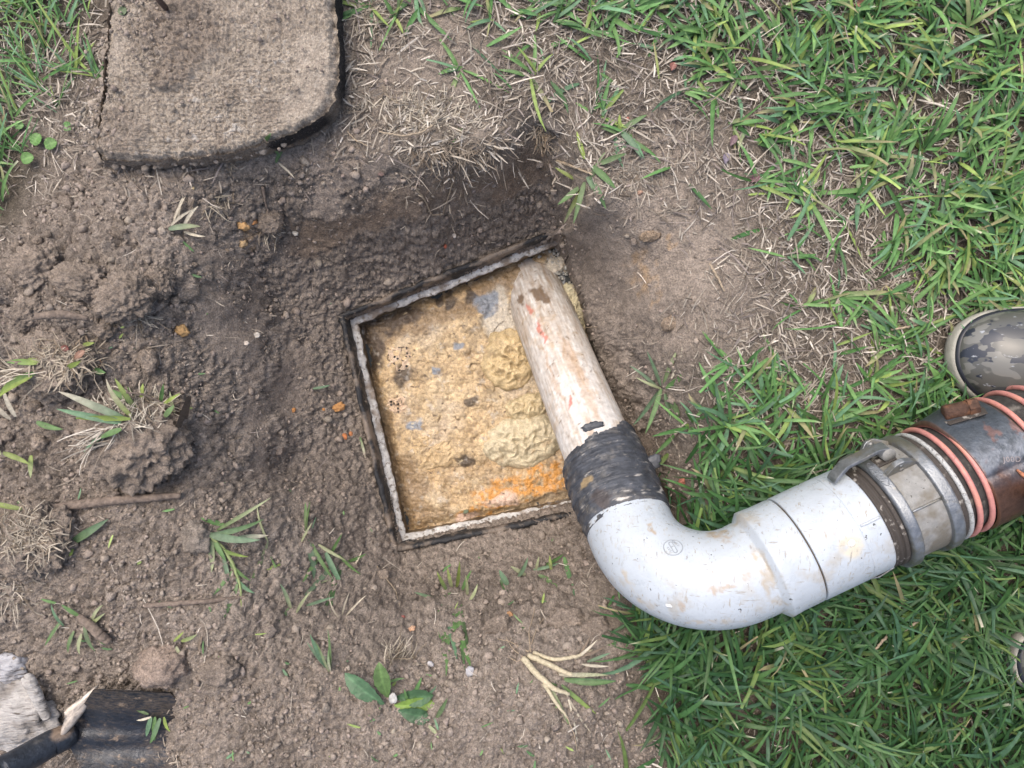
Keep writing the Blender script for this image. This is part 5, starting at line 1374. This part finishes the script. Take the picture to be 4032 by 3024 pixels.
tuft(1770, 2330, 'dense green tuft half buried in soil below the opening', [
 (0,0,-60,210,26,.6,'g'),(-20,10,-72,190,24,.5,'g'),(-35,20,-55,170,22,.4,'b'),(15,15,-65,180,22,.5,'d'),(-50,30,-68,150,20,.4,'g'),(30,-20,80,130,18,.8,'y'),(10,-20,95,110,16,.9,'p','y'),(50,-10,70,120,16,.9,'g'),(-10,-10,110,100,16,.8,'g','y'),(70,10,85,110,14,.9,'p'),(-60,20,160,80,18,.4,'b'),(40,20,-80,140,20,.5,'g'),(30,40,-62,120,22,.5,'d'),(-15,40,-58,140,20,.5,'g'),(80,30,60,80,14,.6,'p')])
tuft(1300, 2640, 'upright thin grass shoot with white stem base on the lower spoil', [(0,0,98,160,12,.7,'p','g'),(0,-10,108,180,22,.7,'b'),(4,-5,80,200,14,.7,'g'),(-6,-15,118,140,18,.6,'b'),(6,0,88,120,12,.8,'w','g')])
tuft(320, 2420, 'messy grass sprigs around the dark hole beside the thick grey stick', [(0,0,140,80,18,.4,'g'),(20,40,-70,110,18,.3,'d'),(-20,60,-110,90,16,.3,'g'),(50,20,60,90,14,.5,'p'),(30,50,40,110,16,.5,'y','p'),(-60,40,120,100,14,.4,'b'),(-70,20,-120,110,14,.4,'g'),(10,70,-100,80,16,.4,'p'),(60,60,-50,70,14,.4,'g'),(-90,-50,160,60,12,.4,'g')])
tuft(290, 2135, 'long dusty blade with a short yellow one lying left of the runner', [(0,0,32,170,32,.25,'g','b'),(-10,10,215,60,22,.2,'g'),(5,20,-110,40,16,.2,'y')])
tuft(720, 2520, 'small pale sprig in the loose soil above the flat clod', [(0,0,20,70,18,.3,'y','p'),(-30,0,40,60,14,.4,'y'),(-20,20,-60,50,14,.3,'p'),(80,-20,-100,60,12,.4,'k')])
tuft(620, 2800, 'short green tuft lying on the muddy shovel blade', [(0,0,-105,95,20,.1,'b'),(15,0,-95,110,18,.1,'g'),(35,5,-110,130,20,.1,'b','g'),(50,0,-80,70,14,.1,'y'),(-10,-10,150,80,12,.3,'g'),(0,0,-165,60,10,.3,'w')], lift=.014)
tuft(2100, 2240, 'low dust covered grass row on the slope under the pipe', [(0,0,15,110,14,.4,'b'),(-60,30,60,90,20,.4,'b'),(-100,60,120,70,24,.3,'b'),(50,-20,30,80,18,.4,'g'),(120,-50,-75,110,20,.3,'g','b'),(-30,20,150,70,18,.3,'p'),(20,20,-20,80,16,.4,'g'),(70,0,100,60,14,.5,'y'),(-130,40,-50,60,16,.3,'d'),(10,0,80,60,12,.6,'p')])
tuft(2600, 1530, 'grass tuft growing on the pit edge right of the pipe', [(0,0,-110,190,20,.4,'g'),(0,-10,115,150,18,.5,'b'),(10,-20,80,140,16,.6,'g','p'),(-10,10,-125,170,22,.3,'b'),(20,0,50,110,18,.5,'g'),(-10,0,140,150,14,.5,'b'),(15,20,-80,100,18,.4,'d'),(30,40,-60,80,18,.3,'g'),(0,0,160,110,12,.4,'p'),(40,-40,70,130,14,.6,'s')])
tuft(2300, 720, 'bright grass tuft hanging over the top right corner of the pit', [(0,0,-105,170,22,.2,'g'),(10,-20,-60,150,26,.4,'b','g'),(-10,30,-120,150,24,.1,'y','p'),(20,-10,60,120,18,.4,'g'),(30,-60,-45,130,28,.4,'g'),(-20,20,-140,110,24,.1,'g'),(0,-90,110,110,18,.4,'y'),(60,-70,20,110,22,.4,'g'),(-40,-10,150,90,16,.3,'y')])
tuft(2440, 520, 'green seedling with four leaves on the straw above the pit corner', [(0,0,30,120,22,.4,'g'),(0,0,-50,140,26,.4,'b'),(-10,10,160,70,20,.4,'g'),(20,30,-30,120,24,.3,'g'),(0,0,100,60,16,.6,'y')])
tuft(1555, 75, 'small green and yellow grass plant at the top edge beside the lid', [(0,0,55,90,16,.6,'g','y'),(0,0,120,80,18,.6,'g'),(5,5,-60,70,14,.3,'y'),(-20,10,200,60,12,.4,'p'),(15,-10,80,110,14,.8,'g')])
tuft(670, 905, 'single green and white blade lying on the spoil below the lid', [(0,0,12,120,24,.05,'b','p'),(10,-14,40,110,12,.2,'s'),(60,-10,60,100,14,.2,'w')])
tuft(690, 905, 'dry curled straw leaves above the single lying blade', [(0,-30,60,110,14,.4,'s'),(20,-40,80,90,12,.4,'w'),(40,10,-20,90,12,.3,'s')], name='dry_leaf_tuft', cat='straw tuft')
tuft(1090, 645, 'one upright green blade under the lower edge of the lid', [(0,0,60,70,16,.4,'g'),(10,0,-40,90,10,.3,'s')])
tuft(1255, 1530, 'little pale green leaf on the bare slope left of the rim', [(-20,0,8,70,12,.1,'b')], name='fallen_grass_blade', cat='grass blade')
tuft(1430, 1760, 'curved green blade with white end on the slope beside the black rim', [(-10,-40,-75,90,12,.1,'g','w')], name='fallen_grass_blade', cat='grass blade')
tuft(1590, 1360, 'green blade standing in the dark corner of the scum', [(0,40,70,95,14,.3,'d','g')], name='fallen_grass_blade', cat='grass blade', lift=.0)
tuft(1760, 285, 'cut green snip on the bare soil above the straw tuft', [(0,0,15,48,20,.05,'b')], name='fallen_grass_blade', cat='grass blade')
tuft(1060, 2130, 'thin pale runner with dry leaves under the left pit slope', [(0,0,110,150,10,.3,'p'),(0,0,-100,180,12,.3,'p','g'),(10,60,-60,110,12,.2,'g'),(130,0,60,90,10,.4,'p')])
tuft(1150, 2390, 'dusty pale grass leaning over the step below the rim corner', [(0,0,100,110,16,.5,'p','b'),(20,20,60,120,12,.5,'p'),(60,-10,20,120,14,.3,'b'),(-10,0,-110,90,14,.3,'g'),(200,30,70,130,8,.8,'s'),(215,30,50,140,8,.7,'s'),(190,40,110,110,8,.8,'s')])
tuft(1590, 2760, 'two short green shoots right of the broad leaved weed', [(40,-20,70,110,18,.7,'g'),(60,-10,35,100,16,.5,'b'),(130,60,60,90,22,.3,'g'),(100,90,-40,60,14,.3,'p'),(20,0,100,70,14,.7,'g')])
tuft(1385, 2230, 'thin hair like grass by the small round lump', [(0,0,200,100,8,.3,'p'),(10,0,60,80,8,.5,'s')])

# uprooted clump right of centre at the bottom
u = tuft(2110, 2590, 'uprooted grass clump with thick pale stems and hair roots', [
 (90,60,2,200,18,.2,'s','p'),(110,80,-2,210,26,.2,'g','b'),(100,100,-40,190,18,.2,'g','y'),(60,110,-65,180,16,.2,'p','g'),(150,90,0,170,20,.2,'g'),(70,40,-12,170,12,.2,'s'),(160,-10,15,120,14,.2,'k'),(150,0,40,120,12,.3,'s'),(170,-20,60,90,10,.4,'k'),(180,20,-5,110,12,.2,'w'),(120,130,-75,220,8,.1,'w'),(120,140,-60,200,8,.1,'s'),(200,10,25,100,14,.3,'b')], cat='grass tuft')
for pts, r in (([(2080,2570),(2150,2600),(2230,2640),(2300,2655)], .0040), ([(2060,2580),(2110,2640),(2180,2700),(2240,2720)], .0045), ([(2100,2560),(2180,2590),(2270,2575),(2330,2550)], .0030), ([(2140,2680),(2190,2760),(2230,2810)], .0028)):
    stem([gp(a, b, .006 + r) for a, b in pts], [r, r * .9, r * .5], STRAW, u, col=(.50, .44, .31))
for pts in ([(2090,2560),(2080,2480),(2105,2400),(2095,2370)], [(2080,2560),(2010,2520),(1960,2510)], [(2085,2565),(2040,2600),(2000,2580)], [(2085,2555),(2110,2470),(2140,2430)], [(2060,2580),(2020,2550),(1990,2500)], [(2230,2810),(2260,2880),(2270,2950)]):
    stem([gp(a, b, .006) for a, b in pts], [.0009, .0006, .0004], STRAW, u, name='hair_root', seg=6, col=(.40, .32, .23))

# green blades that belong to the turf clods
for root, zf, bl in ((tB, zB, [(500,1650,150,250,30,.5,'b','w'),(520,1640,120,170,22,.6,'y','s'),(480,1660,165,230,26,.4,'b'),(520,1650,178,200,26,.3,'y'),(540,1610,115,140,22,.5,'g','y'),(540,1600,140,110,26,.4,'g'),(440,1700,215,120,20,.3,'b'),(655,1640,50,60,24,.2,'g'),(560,1570,80,60,20,.3,'y'),(540,1570,120,60,20,.3,'g'),(660,1520,70,80,16,.5,'g'),(700,1490,30,90,14,.5,'y'),(480,1690,200,90,28,.2,'g'),(350,1560,-40,130,20,.3,'w'),(755,1520,95,90,14,.5,'p')]),
                     (tA, zA, [(150,1430,175,110,24,.3,'y','g'),(160,1425,160,40,16,.4,'y'),(140,1470,205,170,30,.2,'g','y'),(130,1480,210,160,22,.2,'y'),(270,1450,20,60,20,.3,'y'),(330,1360,10,50,16,.3,'y'),(370,1455,-20,50,24,.2,'g')]),
                     (tC, zC, [(90,2000,165,140,22,.3,'y'),(30,1780,-15,130,22,.3,'y'),(140,1790,-85,90,20,.3,'y','p'),(80,1640,100,130,18,.6,'w'),(60,1650,125,110,18,.6,'w'),(70,1960,-60,90,18,.3,'g'),(160,1660,-20,110,24,.2,'g'),(20,1790,100,60,16,.4,'p')])):
    for (a, b, azd, L, w, e, k1_, *k2_) in bl:
        p = zf([a], [b])[0] if root is not tC or b > 1900 else G(a, b, .006)
        p = np.array(p) + np.array([0, 0, .003])
        one_blade(p, azd, L * .00034, w * .00034, e, e - .5, rng.normal(0, .25), k1_, root, ck2=(k2_[0] if k2_ else None))
# smooth face cut by the spade on the largest clod
rows = []
for s in np.linspace(0, 1, 40):
    a = 758 + (672 - 758) * s ** 1.3; b = 1560 + (1905 - 1560) * s
    for t in np.linspace(0, 1, 10):
        rows.append(W(a - 42 * math.sin(PI * (.15 + .8 * s)) * t - 4, b, .012 + .052 * t * (1 - .35 * s)))
fv = np.array(rows); fv += .0012 * fbm(fv, 60, 3)[:, None]
obj('cut_face', fv, grid_faces(40, 10), cutm, tB)

# broad leaved weed
LEAFM = M('weed_leaf', None, .45, spec=.5, layers=[('mul', 90, 4, .75, 1.2)], transl=.2, bumps=[(140, .0016, 3)])
def leaf(p, azd, L, Wd, e0, e1, colr_, parent, name='leaf', round_=False, nu_=18, nv_=9, label=None, **kw):
    a = math.radians(azd); f = np.array([math.cos(a), math.sin(a), 0]); s = np.array([-math.sin(a), math.cos(a), 0]); pos = np.array(p, float); rows = []
    for i in range(nu_):
        u_ = i / (nu_ - 1); e = e0 + (e1 - e0) * u_
        w = Wd * (math.sin(PI * min(1, u_ * .97 + .03)) ** (.5 if round_ else .8)) * (1 if round_ else (.55 + .6 * u_) / .95)
        w *= 1 + (0 if round_ else .05 * math.sin(u_ * 40))
        for v_ in np.linspace(-1, 1, nv_):
            rows.append(pos + s * v_ * w / 2 + UP * (.10 * w * abs(v_) ** 1.3 + .0006 * math.sin(u_ * 30) * abs(v_)))
        pos = pos + (f * math.cos(e) + UP * math.sin(e)) * L / (nu_ - 1)
    V_ = np.array(rows); zm = Hl(V_[:, 0], V_[:, 1]) + .001; V_[:, 2] = np.maximum(V_[:, 2], zm)
    vv_ = np.tile(np.abs(np.linspace(-1, 1, nv_)), nu_)
    c = np.tile(np.array(colr_), (len(V_), 1)) * (1 + .25 * fbm(V_, 110, 3, .6, azd))[:, None]; c = mixc(c, (vv_ < .05) * .5, np.array(colr_) * 1.7)
    Vd = np.concatenate([V_, V_ - np.array([0, 0, .0004])]); F_ = grid_faces(nu_, nv_); F_ = np.concatenate([F_, F_[:, ::-1] + len(V_)])
    return obj(name, Vd, F_, LEAFM, parent, col=np.concatenate([c, c]), label=label, **kw)
wd_ = thing('broad_leaved_weed', G(1560, 2760, .003), 'broad leaved green weed with five crinkled leaves in the lower spoil', 'weed')
for a, b, azd, L, w, e, cl in ((1515,2765,140,150,58,.4,(.085,.17,.085)),(1530,2740,100,125,52,.6,(.11,.19,.06)),(1560,2740,5,115,56,.4,(.060,.13,.055)),(1555,2770,2,120,50,.25,(.16,.26,.05)),(1570,2790,-15,100,50,.2,(.05,.11,.05)),(1500,2780,215,50,24,.2,(.11,.2,.06)),(1480,2700,70,60,22,.6,(.10,.17,.05))):
    leaf(gp(a, b, .005), azd, L * .00046, w * .00046, e, e - .7, cl, wd_)
# round clover-like leaves
cl_ = thing('clover', G(180, 595, .004), 'small plant with three round green leaves beside the spoil at the left edge', 'clover')
for a, b, azd in ((150,580,60),(195,585,20),(150,625,200)):
    leaf(gp(a, b, .010), azd, .018, .017, .2, -.2, (.11, .24, .055), cl_, round_=True)
def round_leaf(px, py, azd, d, label, colr_=(.11, .24, .065)):
    leaf(gp(px, py, .006), azd, d, d * .95, .2, -.2, colr_, None, name='round_leaf', round_=True, label=label, cat='leaf', group='single round leaves', loc=tuple(G(px, py)))
round_leaf(258, 505, 0, .014, 'single round leaf on dry grass beside the lid corner')
round_leaf(70, 500, 0, .013, 'round pale leaf in the long grass at the left margin')
round_leaf(3345, 2530, 20, .017, 'round leaf in the lawn below the white adaptor', (.10, .21, .085))
round_leaf(3900, 745, 0, .018, 'bright round leaf in the lawn at the upper right margin')
round_leaf(560, 140, 40, .012, 'small dark leaf on the dirt of the lid', (.07, .12, .045))

# fallen dead leaves
def dead_leaf(px, py, azd, L, w, label, c, lift=.006):
    leaf(gp(px, py, lift), azd, L * .00036, w * .00036, .15, -.25, c, None, name='fallen_leaf', label=label, cat='fallen leaf', group='fallen dead leaves', loc=tuple(G(px, py)))
dead_leaf(3350, 40, 20, 70, 40, 'brown fallen leaf at the top edge of the lawn', (.28, .13, .085), .012)
dead_leaf(3080, 430, 15, 50, 34, 'dark red fallen leaf in the upper lawn', (.20, .075, .07), .010)
dead_leaf(2870, 580, 60, 50, 30, 'purple brown leaf at the edge of the bare patch', (.16, .10, .11))
dead_leaf(2850, 650, 80, 45, 30, 'violet grey leaf on the bare soil right of the pit', (.19, .16, .20))
dead_leaf(2945, 720, 30, 50, 34, 'maroon leaf scrap in the dry grass of the bare patch', (.15, .075, .08))
dead_leaf(3985, 290, 10, 70, 56, 'large pinkish brown leaf at the right edge of the lawn', (.30, .18, .17), .012)
dead_leaf(1490, 690+0, 0, 26, 20, 'tiny dark leaf at the lip of the pit', (.13, .08, .07))
dead_leaf(2640, 285, 70, 36, 30, 'brown red scrap in the thin grass at the top', (.24, .10, .08))
dead_leaf(2505, 610, 20, 34, 26, 'dark wine coloured leaf beside the straw mat', (.14, .075, .075))
for (a, b, azd, L, w, lb, c) in ((245,1365,-20,30,26,'dark red leaf stuck in the dry turf clod',(.17,.06,.045)),(300,1420,40,50,26,'brown leaf with ragged edge on the dry turf clod',(.27,.15,.10)),(398,1445,80,30,26,'curled orange brown leaf at the right of the dry turf clod',(.32,.16,.085))):
    p = zA([a], [b])[0] + np.array([0, 0, .004])
    leaf(p, azd, L * .00036, w * .00036, .15, -.25, c, None, name='fallen_leaf', label=lb, cat='fallen leaf', group='fallen dead leaves', loc=tuple(p))

# twigs and roots
RT = M('soil_coated_root', (.16, .125, .10), .9, layers=[('mul', 200, 4, .6, 1.5)], bumps=[(250, .0015, 4)])
PALE = M('pale_twig', (.30, .24, .17), .75, layers=[('mul', 200, 4, .7, 1.3)], bumps=[(300, .0008, 3)])
def twig(pts, r, mat, label, cat='root', name='root', lift=.004, seg=10):
    P = [gp(a, b, lift) for a, b in pts]; c = P[0]
    n = len(P); t = np.linspace(0, n - 1, n * 8); P = np.array(P); Q_ = np.stack([np.interp(t, np.arange(n), P[:, k]) for k in range(3)], 1)
    for _ in range(4): Q_[1:-1] = (Q_[:-2] + 2 * Q_[1:-1] + Q_[2:]) / 4
    Q_[1:-1] += rng.normal(0, .00030, Q_[1:-1].shape)
    rr = np.interp(np.linspace(0, 1, len(Q_)), np.linspace(0, 1, len(r)), r)
    v, f = tube(Q_, rr, seg); return obj(name, v, f, mat, label=label, cat=cat, loc=tuple(c))
twig([(170,2010),(300,1985),(480,1965),(620,1955),(720,1948)], [.006,.0065,.0055,.004], RT, 'long soil coated root below the largest turf clod', lift=.006)
twig([(580,2380),(700,2372),(830,2362),(980,2345)], [.0032,.0036,.0030,.0022], RT, 'thin straight root lying under the grass runner', lift=.005)
twig([(330,2415),(375,2450),(415,2490),(450,2515)], [.0042,.0062,.0066,.005], RT, 'thick grey stick poking out of the left spoil', lift=.012)
twig([(3410,2535),(3450,2490),(3475,2462),(3530,2455),(3580,2420)], [.0016,.0020,.0022,.0022,.0018], PALE, 'thin bent brown twig on the lower lawn', name='twig', cat='twig', lift=.024)
twig([(1635,740),(1680,800),(1700,850),(1745,850)], [.0016,.0012,.0009,.0006], PALE, 'hanging hair root on the dark pit wall', lift=.006)
twig([(1790,700),(1770,770),(1745,845)], [.0013,.0010,.0006], PALE, 'second hair root meeting the first on the dark pit wall', lift=.006)
twig([(1500,535),(1590,552),(1660,540),(1710,510)], [.0012,.0014,.0009], PALE, 'curved pale stem across the large straw tuft', lift=.016)
twig([(2150,555),(2165,545),(2160,562),(2185,548)], [.0016,.0018,.0014,.0008], PALE, 'white curled root at the top right pit corner', lift=.010)
twig([(1370,520),(1400,555),(1450,580)], [.0012,.0010,.0007], PALE, 'pale root hair below the lid corner', lift=.004)
twig([(2190,640),(2260,665),(2330,695)], [.0022,.0020,.0014], PALE, 'dry straight stalk at the right pit lip', name='twig', cat='twig', lift=.008)
twig([(200,1255),(300,1245),(400,1262)], [.004,.006,.003], RT, 'flat rotten wood strip at the top of the dry turf', name='twig', cat='twig', lift=.030)
twig([(2220,1295),(2300,1292),(2390,1284)], [.0005,.0006,.0004], PALE, 'single hair straw on the soil right of the dip pipe', lift=.004)
twig([(1040,740),(1050,800),(1070,860)], [.0022,.0016,.001], RT, 'root stub above the clod on the slope', lift=.006)
twig([(1480,2220),(1560,2320),(1580,2400)], [.0008,.0007,.0004], PALE, 'fine root hair on the step below the rim', lift=.004)
twig([(2790,1040),(2830,1110),(2848,1150)], [.0016,.0018,.001], PALE, 'straight dry stalk on the bare soil above the lawn', name='twig', cat='twig', lift=.005)
twig([(3490,1300),(3560,1290),(3640,1270)], [.0016,.0018,.0012], PALE, 'pale stalk on the dead grass left of the boot', name='twig', cat='twig', lift=.012)
twig([(560,1545),(620,1550),(690,1580)], [.0014,.0016,.001], RT, 'dark stem across the top of the largest turf', lift=.040)

# stones and scraps
ST = M('stone', None, .8, spec=.3, layers=[('mul', 160, 4, .75, 1.25)], bumps=[(200, .0018, 4)])
def stone(px, py, r, label, c, name='stone', cat='stone', flat=.75, seed=None, group='small stones and brick chips in the soil', lift=.001):
    s = seed or (px * .013 + py * .007); p = G(px, py, lift); k = (CAM_H - p[2]) / FPX
    v, f = lump(p, (r * k, r * k * .75, r * k * flat), s, 3, .75, 1.9, s, .2)
    return obj(name, v, f, ST, col=np.tile(np.array(c), (len(v), 1)) * (1 + .4 * fbm(v, 90, 3, .6, s))[:, None], label=label, cat=cat, group=group, loc=tuple(p))
stone(722,1302,27,'yellow sandstone lump between the clods left of the pit',(.46,.29,.13),lift=.004)
stone(1335,1603,23,'orange stone on the slope left of the rim',(.44,.23,.09))
stone(1157,1615,10,'tiny orange pebble on the left slope',(.46,.22,.08))
stone(1275,1612,6,'smallest orange grain beside the orange stone',(.46,.22,.08))
stone(1358,1720,14,'small brick chip by the black rim',(.44,.17,.07))
stone(1382,1708,10,'brick crumb beside the brick chip',(.42,.18,.08))
stone(1622,2476,15,'peach coloured pebble in the spoil below the opening',(.50,.31,.20))
stone(1585,2430,11,'dull red pebble above the peach pebble',(.32,.12,.10))
stone(2010,2420,14,'rusty brown pebble on the cracked lump',(.33,.19,.10))
stone(1753,970,9,'small red brick speck on the shelf above the rim',(.32,.10,.06))
stone(2685,1895,16,'reddish stone at the lawn edge by the rubber sleeve',(.33,.13,.09))
stone(2520,760,11,'round tan pebble on the straw mat',(.34,.22,.16))
stone(2425,2705-60,12,'tan pebble at the lower lawn edge',(.40,.30,.20))
stone(760,740,8,'small pale yellow pebble on the soil below the lid',(.60,.47,.27))
stone(730,690,6,'whitish grain below the middle of the lid',(.62,.52,.36))
stone(960,890,24,'ochre clay crumb in the middle of the upper spoil',(.42,.26,.12))
stone(955,960,20,'pale ochre crumb below the other ochre crumb',(.48,.34,.19))
stone(1000,875,14,'dark orange crumb right of the ochre crumbs',(.38,.19,.08))
stone(2470,470,9,'red grain on the trampled soil at the top',(.36,.15,.12))
stone(435,1190,18,'beige crumb on the side of the big crumbly clod',(.42,.30,.20),lift=.018)
def scrap(px, py, r, label, c=(.40, .39, .38), lift=.004): stone(px, py, r, label, c, 'paper_scrap', 'paper scrap', .22, group='torn paper scraps on the soil', lift=lift)
scrap(1012,1322,16,'torn white scrap on the soil left of the pit',(.46,.43,.38))
scrap(972,1352,12,'small pale scrap below the torn white scrap',(.52,.46,.40))
scrap(1852,2640,22,'grey white scrap in the lower spoil',(.38,.38,.40))
scrap(1552,2735,20,'pale crumpled scrap among the weed leaves',(.42,.41,.39),.012)
scrap(1697,2610,13,'small grey scrap left of the grey white scrap',(.42,.41,.42))
scrap(1165,920,12,'white splinter on the upper left slope of the pit',(.46,.43,.38))
scrap(1790,930,9,'pale splinter on the shelf above the rim',(.52,.46,.40))
scrap(1835,2015,10,'green tinted scrap in the lower scum',(.17,.20,.13),.0)
